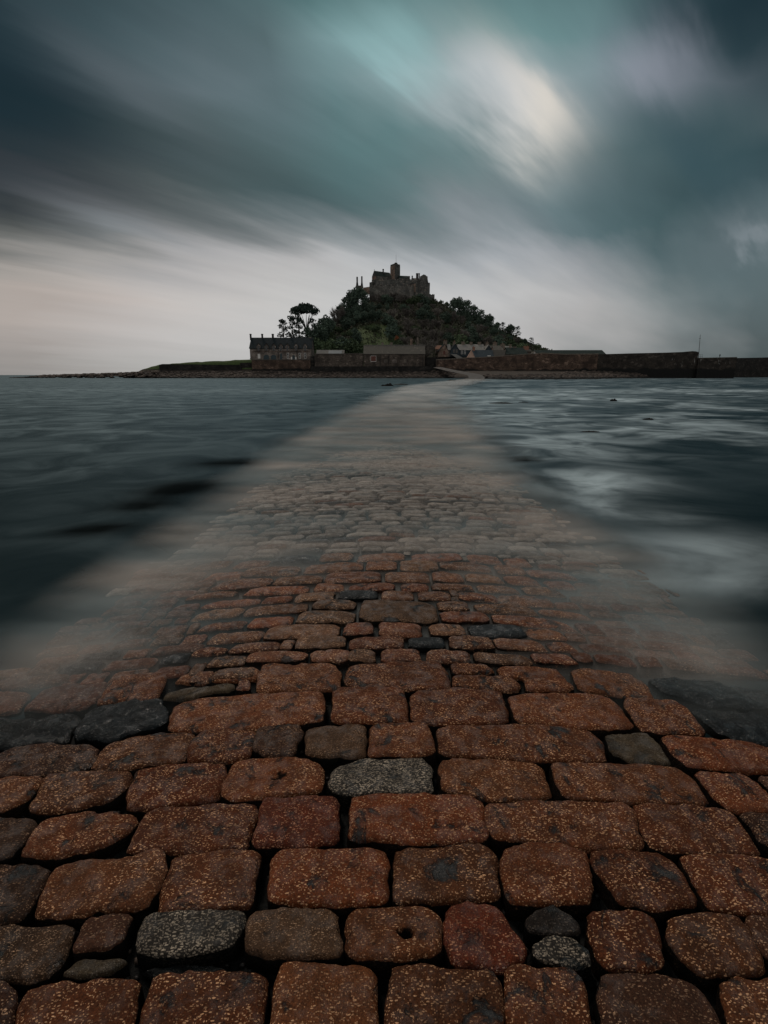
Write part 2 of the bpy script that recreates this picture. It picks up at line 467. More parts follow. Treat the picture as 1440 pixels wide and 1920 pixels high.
# stone material
def granite(name, cA, cB, flake, flake_amt, dark_amt=.5, fscale=1.0, rough=.42, dens=0.0):
    m, t = newmat(name)
    p = wpos(t)
    tone = t.n('ShaderNodeAttribute', attribute_name='tone').outputs['Fac']
    edge = t.n('ShaderNodeAttribute', attribute_name='algae_shade').outputs['Fac']  # black algae and shade painted into flanks, rim and pits
    off = t.n('ShaderNodeVectorMath', operation='ADD'); t.l(p, off.inputs[0])
    t.l(t.comb(t.m('MULTIPLY', tone, 17.3), t.m('MULTIPLY', tone, 31.7), 0.0), off.inputs[1]); q = off.outputs[0]
    col = t.mix(t.mr(tone, 0, 1, 0, 1, False), cA, cB)
    col = t.mix(t.mr(t.noise(q, 14, 5, .6), .3, .7), t.mix(.45, col, (.010, .007, .005)), col)
    col = t.mix(t.mr(t.noise(q, 240, 2, .7), .35, .65), t.mix(.55, col, (.004, .003, .003)), col)
    vs_ = t.n('ShaderNodeVectorMath', operation='SCALE'); t.l(col, vs_.inputs[0]); t.l(t.m('ADD', .7, t.m('MULTIPLY', t.m('FRACT', t.m('MULTIPLY', tone, 7.3)), .65)), vs_.inputs['Scale']); col = vs_.outputs[0]
    # flakes of feldspar: two sizes, stretched cells
    def flakes(sc, th, dens, vec):
        v = t.n('ShaderNodeTexVoronoi'); t.l(vec, v.inputs['Vector']); v.inputs['Scale'].default_value = sc
        v.inputs['Randomness'].default_value = 1
        s2 = t.n('ShaderNodeSeparateColor'); t.l(v.outputs['Color'], s2.inputs[0])
        return t.m('MULTIPLY', t.mr(v.outputs['Distance'], th, th * .6), t.mr(s2.outputs[0], dens, dens + .06)), s2.outputs[1]
    wq = t.n('ShaderNodeVectorMath', operation='ADD'); t.l(q, wq.inputs[0])
    t.l(t.scalev(t.noise(q, 60, 2, out='Color'), (.006, .006, .006)), wq.inputs[1])
    qq = t.n('ShaderNodeMapping'); qq.inputs['Rotation'].default_value = (0, 0, .5); qq.inputs['Scale'].default_value = (.8, 2.1, 1.5)
    t.l(wq.outputs[0], qq.inputs['Vector'])
    f1, r1 = flakes(100 * fscale, .44 - dens * .3, .62 + dens, qq.outputs[0])
    f2, r2 = flakes(210 * fscale, .46 - dens * .3, .66 + dens, wq.outputs[0])
    patch = t.mr(t.noise(q, 7, 4), .36, .6, .35, 1)
    fl = t.m('MULTIPLY', t.m('MAXIMUM', f1, t.m('MULTIPLY', f2, .75)), patch)
    fc = t.mix(r1, flake, tuple(x * .45 for x in flake))
    col = t.mix(t.m('MULTIPLY', fl, flake_amt), col, fc)
    dk = t.m('MULTIPLY', t.mr(t.noise(q, 9, 6, .65, dist=.6), .57, .66), dark_amt)
    col = t.mix(dk, col, (.016, .022, .024))
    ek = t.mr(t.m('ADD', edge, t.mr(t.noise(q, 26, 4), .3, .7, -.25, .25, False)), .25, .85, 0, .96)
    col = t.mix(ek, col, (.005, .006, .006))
    h = t.m('ADD', t.m('MULTIPLY', t.noise(q, 55, 6, .65), 1.0), t.m('MULTIPLY', f1, .25))
    h = t.m('SUBTRACT', h, t.m('MULTIPLY', dk, .8))
    r = t.mr(t.noise(q, 18, 4, .6), .42, .62, rough + .2, rough - .12)
    bb = finish(t, col, r, h, 1.0, .014, spec=.3)
    t.l(t.m('MULTIPLY', t.m('SUBTRACT', 1.0, ek), t.m('ADD', t.mr(t.noise(q, 18, 4, .6), .45, .64, .14, .55), t.m('MULTIPLY', fl, .5))), bb.inputs['Specular IOR Level'])
    return m
M['granite_red'] = granite('granite_red', (.185, .044, .012), (.160, .054, .018), (1.0, .54, .27), 1.0, .9)
M['granite_mid'] = granite('granite_mid', (.21, .062, .028), (.19, .100, .055), (1.0, .60, .34), .9, .8, .8)
M['granite_dim'] = granite('granite_dim', (.085, .031, .015), (.080, .036, .018), (.70, .40, .22), .85, .9)  # darker copy of the red granite, vignette darkening put into its colour
M['granite_deep'] = granite('granite_deep', (.15, .028, .010), (.15, .034, .012), (.80, .36, .18), .9, .6)
M['granite_dark'] = granite('granite_dark', (.022, .018, .016), (.05, .034, .024), (.28, .19, .12), .35, .6)
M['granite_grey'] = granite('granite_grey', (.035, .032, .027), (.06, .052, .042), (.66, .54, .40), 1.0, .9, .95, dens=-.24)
M['granite_brown'] = granite('granite_brown', (.120, .062, .032), (.13, .068, .034), (.70, .42, .24), .9, .9, 1.4)
M['granite_olive'] = granite('granite_olive', (.115, .085, .052), (.105, .075, .045), (.32, .26, .18), .6, .5, 1.6, .6)
M['slate_rock'] = granite('slate_rock', (.012, .018, .020), (.018, .026, .030), (.10, .11, .11), .15, .3, .5, .28)
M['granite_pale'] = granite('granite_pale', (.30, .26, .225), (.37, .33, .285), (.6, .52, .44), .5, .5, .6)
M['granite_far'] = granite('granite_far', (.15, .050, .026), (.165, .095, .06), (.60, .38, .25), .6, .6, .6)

mb, t = newmat('bed'); p = wpos(t)
n = t.noise(p, 30, 5, .6)
finish(t, t.mix(t.mr(n, .4, .7), (.003, .0035, .0035), (.010, .011, .011)), .7, n, 1, .02, spec=.12)
M['bed'] = mb

def chaikin(pts, k=2):
    pts = np.array(pts, float)
    for _ in range(k):
        if len(pts) > 16 and k == 1: break
        nx = np.roll(pts, -1, 0)
        pts = np.stack([pts * .88 + nx * .12, pts * .12 + nx * .88], 1).reshape(-1, 2)
    return pts

def resample(pts, n):
    d = np.linalg.norm(np.roll(pts, -1, 0) - pts, axis=1); L = np.concatenate([[0], np.cumsum(d)])
    q = np.concatenate([pts, pts[:1]])
    s = np.linspace(0, L[-1], n, endpoint=False)
    return np.stack([np.interp(s, L, q[:, 0]), np.interp(s, L, q[:, 1])], 1)

STEP_R = {0: [1, 1.0, .985, .955, .91, .85, .77, .68, .58, .47, .36, .25, .14],
          1: [1, 1.0, .97, .88, .72, .5, .25],
          2: [1, .97, .8, .4]}
rng = random.Random(5)
def stone_mesh(poly, seed, lod=0, relief=1.0, tilt=None, zoff=0.0, rough_edge=1.0, chips=()):
    """world outline -> domed sett with rough sides; returns verts, faces, wear"""
    rr = random.Random(seed)
    n = (72, 28, 12)[lod]
    out_ = resample(chaikin(poly, 1) if lod == 0 else chaikin(poly, 1), n)
    c = out_.mean(0)
    out_ = c + (out_ - c) * (1 + (.007, .002, .0)[lod] / np.maximum(np.linalg.norm(out_ - c, axis=1, keepdims=True), .03))
    size = max(np.ptp(out_[:, 0]), np.ptp(out_[:, 1]))
    if lod < 2:
        dvec = out_ - c; ln = np.linalg.norm(dvec, axis=1, keepdims=True)
        k = (fbm(out_[:, 0] * 22, out_[:, 1] * 22, seed * .37, 4, seed % 50) * .014 + fbm(out_[:, 0] * 8, out_[:, 1] * 8, seed * .77, 2, 3) * .008) * rough_edge
        out_ = out_ + dvec / ln * k[:, None]
    rings = STEP_R[lod]
    vs = []; algae_shade = []
    H = min(.030, size * .16)
    tx, ty = tilt if tilt else (rr.uniform(-.05, .05), rr.uniform(-.05, .05))
    lift = rr.uniform(-.006, .006) + zoff
    # rows of short setts: dome width limited by the small dimension
    for i, r in enumerate(rings):
        q = c + (out_ - c) * r
        if i == 0:
            q = c + (out_ - c) * 1.01
            z = zc(q[:, 0], q[:, 1]) - .10
            algae_shade += [1.0] * n
        else:
            prof = -H * (r ** (18 if lod == 0 else 9)) * (.70 if lod == 0 else .6)
            nz = 0
            if lod < 2:
                nz = fbm(q[:, 0] * 9, q[:, 1] * 9, seed * 1.3, 4, 3) * .009 * relief \
                    + np.minimum(fbm(q[:, 0] * 16, q[:, 1] * 22, seed * 2.1, 4, 11), 0) * .012 * relief \
                    + fbm(q[:, 0] * 55, q[:, 1] * 55, seed * .7, 3, 5) * .0035 * relief
                pit = np.zeros(n)
                for (hx_, hy_, hr, hd) in chips:
                    dd = np.hypot((q[:, 0] - hx_), (q[:, 1] - hy_) * 1.6) + fbm(q[:, 0] * 60, q[:, 1] * 60, 0, 2, 9) * .008
                    nz = nz - hd * (1 - smooth(hr * .6, hr, dd)); pit = np.maximum(pit, 1 - smooth(hr * .75, hr * 1.1, dd))
            z = zc(q[:, 0], q[:, 1]) + prof + nz + lift + (q[:, 0] - c[0]) * tx + (q[:, 1] - c[1]) * ty
            algae_shade += [float(np.clip((r - .975) / .025, 0, 1)) if lod == 0 else max(0, (r - .95) / .05) * .8] * n
            if lod < 2 and len(chips): algae_shade[-n:] = [max(a_, float(b_)) for a_, b_ in zip(algae_shade[-n:], pit)]
        vs += [(a, b, z_) for a, b, z_ in zip(q[:, 0], q[:, 1], z)]
    m_ = len(rings)
    zi = float(np.mean([v[2] for v in vs[-n:]]))
    vs.append((c[0], c[1], zi)); algae_shade.append(0)
    fs = []
    for i in range(m_ - 1):
        for j in range(n):
            fs.append((i * n + j, i * n + (j + 1) % n, (i + 1) * n + (j + 1) % n, (i + 1) * n + j))
    for j in range(n): fs.append(((m_ - 1) * n + j, (m_ - 1) * n + (j + 1) % n, m_ * n))
    # orientation: make outward (polygon must be CCW from above)
    a = 0
    for j in range(n):
        x1, y1 = out_[j]; x2, y2 = out_[(j + 1) % n]; a += x1 * y2 - x2 * y1
    if a < 0: fs = [tuple(reversed(f)) for f in fs]
    return vs, fs, algae_shade

A_ = []   # (pixel polygon, material, label or None)
def st(mat, *pts, **kw): A_.append((pts, mat, kw))
r_, d_, g_ = 'granite_red', 'granite_dim', 'granite_grey'
# --- nearest course
st(d_, (-160,1840),(25,1838),(12,1965),(-200,1965))
st(r_, (50,1838),(255,1830),(252,1880),(235,1970),(10,1970),(28,1880))
st(r_, (290,1820),(482,1812),(500,1832),(482,1970),(245,1970),(270,1870))
st(r_, (530,1797),(690,1803),(706,1822),(705,1970),(505,1970),(518,1840))
st(r_, (745,1808),(922,1815),(938,1840),(944,1970),(735,1970),(732,1840))
st(r_, (950,1806),(1070,1812),(1090,1835),(1122,1970),(962,1970),(950,1880))
st(d_, (1135,1822),(1240,1818),(1312,1842),(1352,1900),(1370,1970),(1145,1970),(1124,1880), label='dark stone with a frayed brown lower edge')
st(r_, (1350,1830),(1470,1830),(1580,1965),(1400,1970),(1372,1900))
# --- B
st('granite_brown', (-60,1740),(30,1730),(138,1727),(122,1788),(82,1828),(-75,1830), label='dull grey-brown stone at the left edge')
st(d_, (165,1722),(242,1717),(227,1758),(200,1775),(138,1775))
st('granite_olive', (113,1818),(150,1795),(240,1792),(207,1814),(150,1823), label='thin pale leaf-shaped stone', zoff=-.012)
st(g_, (275,1712),(330,1708),(457,1703),(454,1740),(430,1765),(350,1782),(258,1782),(260,1740), label='grey stone frosted with pale flecks')
st('slate_rock', (262,1796),(400,1786),(430,1797),(300,1812), zoff=-.04)
st('granite_brown', (480,1703),(632,1700),(638,1780),(560,1787),(466,1783),(464,1722), label='fine-grained tan brown stone')
st(r_, (655,1698),(720,1695),(802,1697),(820,1720),(825,1786),(740,1794),(655,1791),(647,1730), chip=[(763,1750,.022,.030)], label='orange-brown stone with a black pit in its middle')
st('granite_deep', (837,1695),(920,1692),(946,1705),(976,1750),(989,1796),(930,1806),(856,1801),(835,1760), label='deep rust-red stone with a slanted right side')
st('granite_dark', (986,1722),(1008,1703),(1042,1700),(1082,1725),(1084,1742),(1040,1746),(998,1740), label='small arched dark cobble', zoff=-.008)
st(g_, (1000,1768),(1020,1757),(1062,1755),(1097,1775),(1104,1798),(1040,1803),(1005,1787), label='small rounded speckled cobble')
st(r_, (1098,1705),(1202,1708),(1226,1725),(1246,1806),(1150,1806),(1125,1791),(1108,1750))
st(r_, (1252,1712),(1382,1715),(1412,1750),(1434,1821),(1320,1816),(1280,1791),(1259,1750))
st(d_, (1395,1718),(1490,1720),(1570,1795),(1500,1802),(1432,1790))
# --- C
st(d_, (-80,1618),(75,1612),(86,1630),(56,1695),(30,1722),(-95,1725))
st(r_, (108,1620),(160,1608),(230,1608),(285,1595),(308,1600),(304,1650),(270,1701),(110,1711),(61,1706),(78,1660))
st(r_, (328,1600),(475,1585),(488,1600),(471,1690),(400,1698),(292,1704),(305,1650))
st(r_, (525,1590),(620,1591),(720,1590),(730,1610),(726,1686),(640,1687),(511,1689),(509,1610), label='evenly speckled brown stone with a chipped lower lip')
st(r_, (743,1580),(906,1577),(929,1600),(939,1681),(860,1685),(739,1686),(737,1630))
st(r_, (950,1583),(1066,1582),(1102,1600),(1117,1689),(1010,1691),(954,1684),(942,1620))
st(r_, (1108,1590),(1230,1592),(1266,1605),(1313,1691),(1240,1699),(1160,1691),(1139,1660),(1110,1610))
st(r_, (1273,1598),(1445,1603),(1570,1702),(1400,1709),(1330,1701),(1299,1640))
# --- D
st(d_, (-80,1530),(60,1530),(66,1545),(16,1604),(-110,1605))
st(r_, (80,1535),(150,1520),(246,1517),(256,1530),(236,1555),(160,1591),(80,1601),(36,1598))
st(r_, (278,1513),(370,1505),(471,1497),(481,1510),(463,1583),(380,1591),(270,1596),(236,1591))
st('granite_deep', (495,1493),(625,1492),(637,1505),(633,1576),(560,1583),(477,1581),(489,1520), label='smooth red-brown square stone')
st(r_, (660,1488),(880,1488),(906,1500),(914,1571),(840,1577),(654,1574),(654,1500), label='long brown stone mottled with dark teal patches')
st(r_, (912,1500),(1170,1503),(1191,1520),(1209,1586),(1100,1588),(924,1568),(914,1530), label='long brown stone second from the right edge in the fifth nearest course')
st(r_, (1188,1505),(1370,1515),(1402,1560),(1432,1599),(1330,1596),(1224,1589),(1204,1550))
st(d_, (1393,1520),(1490,1522),(1590,1602),(1470,1602),(1429,1570))
# --- E
st(r_, (-60,1460),(30,1452),(79,1455),(56,1490),(0,1519),(-110,1518))
st(r_, (83,1448),(150,1440),(241,1437),(246,1455),(206,1496),(100,1518),(48,1516))
st(r_, (258,1437),(340,1428),(416,1427),(419,1445),(406,1491),(330,1501),(238,1506),(240,1480))
st(r_, (438,1420),(560,1412),(601,1422),(608,1440),(601,1476),(500,1491),(430,1493),(414,1480),(424,1445), chip=[(520,1450,.03,.012)])
st(g_, (628,1430),(680,1414),(720,1420),(790,1414),(809,1430),(807,1481),(760,1486),(630,1483),(617,1460), label='pale grey stone with coarse black and cream grain')
st(r_, (830,1422),(1000,1420),(1021,1435),(1041,1486),(980,1494),(920,1494),(830,1476),(821,1445))
st(r_, (1034,1425),(1270,1435),(1301,1455),(1338,1506),(1210,1504),(1060,1491),(1041,1455))
st(r_, (1303,1440),(1400,1447),(1441,1480),(1462,1521),(1380,1516),(1339,1490))
st(d_, (1418,1450),(1500,1455),(1570,1502),(1482,1502))
# --- F
st(d_, (20,1400),(80,1390),(181,1392),(176,1430),(110,1449),(-50,1452),(-20,1420))
st(r_, (198,1390),(270,1375),(361,1370),(359,1395),(341,1426),(250,1438),(171,1438),(180,1415))
st(r_, (373,1367),(470,1357),(476,1370),(463,1416),(400,1423),(349,1423),(354,1395))
st(d_, (485,1360),(560,1354),(569,1370),(551,1409),(500,1411),(477,1397))
st('granite_brown', (575,1360),(681,1355),(686,1375),(684,1411),(600,1413),(574,1406), label='brown stone with a black upper corner')
st(r_, (696,1352),(796,1350),(809,1370),(816,1413),(750,1415),(689,1411))
st(r_, (819,1355),(990,1357),(1106,1368),(1126,1385),(1139,1424),(1040,1423),(824,1409), label='longest stone of the fourth course, even brown speckle')
st('granite_olive', (1138,1372),(1210,1370),(1237,1395),(1258,1428),(1190,1428),(1148,1405), label='smooth olive-brown stone')
st(r_, (1241,1376),(1350,1382),(1440,1390),(1570,1442),(1400,1440),(1290,1433),(1259,1410))
# --- G
st('slate_rock', (160,1325),(250,1309),(308,1310),(319,1350),(230,1377),(130,1379), relief=2.6, edge=2.2, label='wet black slate boulder with sharp ridges')
st('slate_rock', (-40,1345),(60,1335),(150,1326),(120,1376),(0,1392),(-60,1392), relief=2.4, edge=2, zoff=-.012, label='wet black slate slab by the left edge')
st(r_, (328,1315),(380,1303),(601,1292),(608,1310),(606,1351),(500,1363),(380,1368),(314,1366),(319,1340), label='long dark red stone beside the black slate')
st(r_, (624,1292),(756,1288),(763,1310),(763,1351),(650,1353),(621,1351))
st(r_, (769,1290),(936,1290),(949,1310),(954,1346),(880,1353),(774,1351))
st(r_, (954,1298),(1130,1300),(1162,1320),(1187,1361),(1080,1363),(967,1351))
st(r_, (1167,1303),(1260,1310),(1292,1330),(1327,1376),(1250,1373),(1199,1363))
st('slate_rock', (1213,1268),(1300,1270),(1445,1298),(1520,1330),(1380,1326),(1255,1300), relief=2, edge=2, label='wet black slate ledge at the right edge')
st('slate_rock', (1302,1318),(1380,1322),(1500,1345),(1540,1392),(1400,1382),(1330,1350), relief=2, edge=2, zoff=-.02, label='lower wet slate ledge at the right edge')
# --- H
st('granite_far', (-5,1272),(60,1258),(136,1253),(121,1276),(0,1289), zoff=-.01)
st('granite_far', (40,1327),(86,1286),(201,1270),(200,1281),(168,1316),(100,1328), zoff=-.006)
st('granite_far', (-60,1297),(60,1291),(30,1327),(-80,1337), zoff=-.01)
st(r_, (213,1266),(316,1260),(311,1276),(296,1306),(230,1313),(179,1313))
st(r_, (323,1276),(345,1260),(391,1257),(401,1270),(381,1280))
st('granite_olive', (308,1296),(330,1288),(400,1285),(436,1278),(435,1291),(340,1309),(306,1305), label='thin pale grey-green stone')
st(r_, (395,1273),(420,1253),(471,1247),(485,1255),(481,1269),(430,1273))
st(r_, (449,1278),(468,1275),(466,1291),(444,1292))
st(r_, (494,1243),(631,1240),(638,1260),(638,1289),(560,1293),(479,1294),(484,1265))
st(r_, (660,1240),(735,1236),(821,1237),(841,1260),(844,1289),(690,1289),(650,1276),(647,1255), label='dark red stone with bright orange blotches')
st(r_, (846,1240),(912,1241),(929,1257),(850,1258))
st(r_, (849,1263),(960,1264),(976,1280),(973,1293),(852,1285))
st(r_, (934,1245),(1040,1250),(1061,1269),(1000,1271),(940,1263))
st(r_, (984,1270),(1060,1272),(1079,1290),(1060,1296),(986,1293))
st(r_, (1069,1250),(1180,1255),(1211,1275),(1233,1309),(1170,1301),(1089,1293), label='broad pinkish stone at the waterline on the right')
NEARN = len(A_)
# --- smaller setts, boxes measured in a 2x enlargement starting at (360, 960)
Z2 = """205 430 510 560|445 595 508 555|590 690 508 553|708 862 502 550|882 1045 505 555|1055 1280 513 565|1280 1440 520 570|60 205 528 580|75 245 574 626|0 72 592 636
140 330 475 525|332 385 472 512|390 578 452 505|588 797 460 505|812 950 458 500 D|960 1132 457 510|1140 1325 465 515|1335 1450 480 525|0 130 497 535
60 265 430 490|275 552 408 475|568 682 407 458|700 865 406 458|888 1025 412 458|1040 1250 412 468 D|1260 1400 430 480|-40 52 448 492
628 922 323 408 B|455 615 325 360|392 612 360 412|920 1040 330 366|930 1112 365 412|1058 1290 335 385|1125 1440 382 440|1305 1500 357 403|0 188 350 402|195 435 337 384|212 380 378 430|20 202 396 442
385 535 293 332|550 700 288 323 D|710 835 290 322|845 975 290 325|995 1150 293 333|1155 1355 298 355|262 378 308 340|30 260 318 358
458 575 262 292|585 763 261 291|780 888 262 290|897 1060 262 292|1070 1230 265 300|1240 1400 275 318|195 440 270 312|-20 170 290 330
498 712 215 260|722 892 217 258|898 1020 220 260|1025 1170 225 264|1172 1310 232 275|1322 1440 248 290|305 490 230 272|80 300 238 288
422 645 182 218|650 772 180 214|776 925 178 216|928 1125 183 220|1137 1250 192 235|1257 1440 212 255|190 405 190 240|40 190 215 256
477 607 150 180|617 797 150 178|820 1015 145 181|1032 1160 155 190|1170 1270 168 205|300 470 155 188 D|155 290 168 208|0 150 178 218"""
for row in Z2.split('\n'):
    for it in row.split('|'):
        q = it.split(); x0, x1, y0, y1 = (float(v) for v in q[:4])
        X0, X1, Y0, Y1 = 360 + x0 / 2, 360 + x1 / 2, 960 + y0 / 2, 960 + y1 / 2
        cxp = (X0 + X1) / 2; sl = (cxp - 720) / 360 * .10
        hh = (Y1 - Y0); ty = sl * (X1 - X0) / 2
        if abs(ty) > hh * .3: ty = math.copysign(hh * .3, ty)
        ins = .5
        def sk(x, yb): return x + (x - 740) * (hh * (.5 if yb else -.5)) / ((Y0 + Y1) / 2 - 703)
        e_ = rng.uniform(.05, .12) * hh
        poly = [(sk(X0, 0) + 1, Y0 - ty + abs(ty) + e_), ((X0 + X1) / 2 + rng.uniform(-.2, .2) * (X1 - X0), Y0 + abs(ty)), (sk(X1, 0) - 1, Y0 + ty + abs(ty) + rng.uniform(.05, .15) * hh),
                (sk(X1, 1) - 1, Y1 + ty - abs(ty)), (sk(X0, 1) + 1, Y1 - ty - abs(ty))]
        mat = {'D': 'slate_rock', 'B': 'granite_brown'}.get(q[4] if len(q) > 4 else '', 'granite_mid')
        st(mat, *poly, small=True)

cw = empty('causeway'); tag(cw, kind='structure')
cw['label'] = 'cobbled causeway of wet reddish granite setts running out to the island'
placed = []
merged = {}
def addm(mat, vs, fs, algae_shade, tone):
    e = merged.setdefault(mat, [[], [], [], []])
    b = len(e[0]); e[0] += vs; e[1] += [tuple(i + b for i in f) for f in fs]; e[2] += algae_shade; e[3] += [tone] * len(vs)
for i, (pts, mat, kw) in enumerate(A_):
    wp = np.array([unproj(*q) for q in pts])
    tone = rng.random()
    chips = []
    for (cxp, cyp, rad, dep) in kw.get('chip', []):
        ux, uy = unproj(cxp, cyp); chips.append((ux, uy, rad, dep))
    near = i < NEARN + 20
    vs, fs, algae_shade = stone_mesh(wp, i + 1, 0 if i < NEARN else 1, relief=kw.get('relief', 1.0 if i < NEARN else .7),
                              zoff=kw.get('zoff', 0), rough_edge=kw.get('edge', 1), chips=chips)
    placed.append((wp[:, 0].min(), wp[:, 0].max(), wp[:, 1].min(), wp[:, 1].max()))
    if near and i < 100:
        o = link('paving_stone' if mat != 'slate_rock' else 'slate_stone', vs, fs, M[mat], cw, True, {'algae_shade': algae_shade, 'tone': [tone] * len(vs)})
        if kw.get('label'): o['label'] = kw['label']
    else:
        addm(mat, vs, fs, algae_shade, tone)

# the rest of the setts: courses across the road, near courses fill outside the traced ones
y = -2.2
ri = 0
while y < 17:
    dep = rng.uniform(.095, .15) if y > 2.2 else rng.uniform(.13, .19)
    half = 2.0 + rng.uniform(-.1, .1) - .15 * float(smooth(3.5, 6, y))
    x = -half + rng.uniform(0, .1)
    while x < half:
        L = (rng.uniform(.13, .30) if y < 3.6 else rng.uniform(.20, .42)) if y > 2.2 else rng.uniform(.18, .38)
        x1 = min(x + L, half + .05)
        cxw = float(pathx(y))
        bb = (x + cxw, x1 + cxw, y, y + dep)
        ok = True
        for q in placed:
            ox = min(bb[1], q[1]) - max(bb[0], q[0]); oy = min(bb[3], q[3]) - max(bb[2], q[2])
            if ox > .02 and oy > .03:
                if (bb[0] + bb[1]) < (q[0] + q[1]): bb = (bb[0], min(bb[1], q[0] + .015), bb[2], bb[3])
                else: bb = (max(bb[0], q[1] - .015), bb[1], bb[2], bb[3])
                if bb[1] - bb[0] < .07: ok = False; break
        if ok and L > .05 and x1 - x > .05:
            gp = .010 if y < 3.6 else .014
            cv = lambda xx: -.012 * (xx / 2) ** 2 * 4 + .012 * math.sin(xx * 3 + ri)
            j = lambda: rng.uniform(-.008, .008)
            poly = np.array([(bb[0] + gp + j(), bb[2] + gp + cv(x) + j()), ((bb[0] + bb[1]) / 2, bb[2] + gp + cv((x + x1) / 2) + j()), (bb[1] - gp + j(), bb[2] + gp + cv(x1) + j()),
                             (bb[1] - gp + j(), bb[3] - gp + cv(x1) + j()), ((bb[0] + bb[1]) / 2, bb[3] - gp + cv((x + x1) / 2) + j()), (bb[0] + gp + j(), bb[3] - gp + cv(x) + j())])
            lod = 1 if y < 4.6 else 2
            vs, fs, algae_shade = stone_mesh(poly, rng.randrange(9999), lod, relief=.7)
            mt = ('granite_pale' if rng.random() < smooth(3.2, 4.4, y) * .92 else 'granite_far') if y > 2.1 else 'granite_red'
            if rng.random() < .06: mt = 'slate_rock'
            addm(mt, vs, fs, algae_shade, rng.random())
        x = x1
    y += dep; ri += 1
allv, allf, allw, allt, mi = [], [], [], [], []
mats_used = list(merged)
for k, mt in enumerate(mats_used):
    v_, f_, w_, t_ = merged[mt]; b = len(allv)
    allv += v_; allf += [tuple(i + b for i in f) for f in f_]; allw += w_; allt += t_; mi += [k] * len(f_)
o = link('paving_stones', allv, allf, None, cw, True, {'algae_shade': allw, 'tone': allt})
for mt in mats_used: o.data.materials.append(M[mt])
o.data.polygons.foreach_set('material_index', mi)
o['kind'] = 'stuff'; o['label'] = 'smaller granite setts fading under the mist'

# bed of the road
def grid(us, vs_, fn):
    V = []; F = []
    for v in vs_:
        for u in us: V.append(fn(u, v))
    n = len(us)
    for j in range(len(vs_) - 1):
        for i in range(n - 1): F.append((j * n + i, j * n + i + 1, (j + 1) * n + i + 1, (j + 1) * n + i))
    return V, F
us = np.concatenate([np.linspace(-5, -2.2, 8), np.linspace(-2, 2, 33), np.linspace(2.2, 5, 8)])
yv = np.concatenate([np.linspace(-3, 5, 70), np.geomspace(5.1, 184, 60)])
def bedf(u, v):
    x = u + float(pathx(v))
    return (x, v, float(zc(x, v)) - .072 - .03 * float(smooth(2.3, 3.2, v)) + .012 * float(fbm(x * 6, v * 6, 0, 3, 2)))
V, F = grid(us, yv, bedf)
link('bed', V, F, M['bed'], cw, True)

# grit and pebbles lying in the joints
pg = np.random.RandomState(8)
npb = 5200
bx = pg.uniform(-2.1, 2.1, npb); by = .35 + 3.2 * pg.rand(npb) ** 1.3
gr_v, gr_f = [], []
for i in range(npb):
    r = pg.uniform(.003, .009) * (1.6 if pg.rand() < .08 else 1)
    x, y_ = bx[i], by[i]; z = float(zc(x, y_)) - .066 + .012 * 0
    b = len(gr_v); ph = pg.uniform(0, 6)
    for dz_, q_ in ((-.6, .9), (.4, 1.0), (1.0, .45)):
        for j in range(5):
            a = ph + j * 1.2566
            gr_v.append((x + r * q_ * math.cos(a) * 1.3, y_ + r * q_ * math.sin(a), z + dz_ * r * .8))
    for k in range(2):
        for j in range(5): gr_f.append((b + k * 5 + j, b + k * 5 + (j + 1) % 5, b + k * 5 + 5 + (j + 1) % 5, b + k * 5 + 5 + j))
    gr_f.append(tuple(b + 10 + j for j in range(5)))
mgt, t = newmat('grit'); rn = t.n('ShaderNodeNewGeometry').outputs['Random Per Island']
finish(t, t.mix(t.m('POWER', rn, 3.0), (.008, .008, .008), (.10, .075, .06)), .5, spec=.3)
o = link('grit', gr_v, gr_f, mgt, cw, True); o['kind'] = 'stuff'

# ------------------------------------------------------------------ water
mw, t = newmat('sea_water'); p = wpos(t)
foam = t.n('ShaderNodeAttribute', attribute_name='foam').outputs['Fac']
weed = t.n('ShaderNodeAttribute', attribute_name='weed').outputs['Fac']
s1 = t.noise(t.scalev(p, (.60, .60, 1)), 1.0, 5, .55, dist=1.0)
s2 = t.noise(t.scalev(p, (1.1, 2.2, 1)), 1.0, 3, .5, dist=.5)
ff = t.m('MULTIPLY', foam, t.mr(s1, .30, .70, .15, 1.3))
ff = t.m('MULTIPLY', ff, t.mr(s2, .2, .8, .85, 1.1, False), clamp=True)
col = t.mix(ff, (.007, .016, .019), (.46, .56, .60))
col = t.mix(weed, col, (.002, .003, .003))
rgh = t.m('ADD', t.mr(s1, .3, .7, .26, .40), t.m('MULTIPLY', ff, .4))
bmp = t.n('ShaderNodeBump'); bmp.inputs['Strength'].default_value = .12; bmp.inputs['Distance'].default_value = .05; t.l(s2, bmp.inputs['Height'])
di = t.n('ShaderNodeBsdfDiffuse'); t.l(col, di.inputs[0])
gl = t.n('ShaderNodeBsdfGlossy'); gl.inputs[0].default_value = (.62, .83, .93, 1); t.l(rgh, gl.inputs['Roughness']); t.l(bmp.outputs[0], gl.inputs['Normal'])
fr = t.n('ShaderNodeFresnel'); fr.inputs[0].default_value = 1.33
# small waves never mirror fully at grazing angles: reflectance levels off
fcl = t.m('MULTIPLY', t.m('MULTIPLY', t.mr(fr.outputs[0], 0.02, .9, .012, .185, False), t.mr(s1, .3, .7, .75, 1.2, False)), t.mr(weed, 0, 1, 1.0, .12, False))
ms = t.n('ShaderNodeMixShader'); t.l(fcl, ms.inputs[0]); t.l(di.outputs[0], ms.inputs[1]); t.l(gl.outputs[0], ms.inputs[2])
oo = t.n('ShaderNodeOutputMaterial'); t.l(ms.outputs[0], oo.inputs[0])
M['sea'] = mw

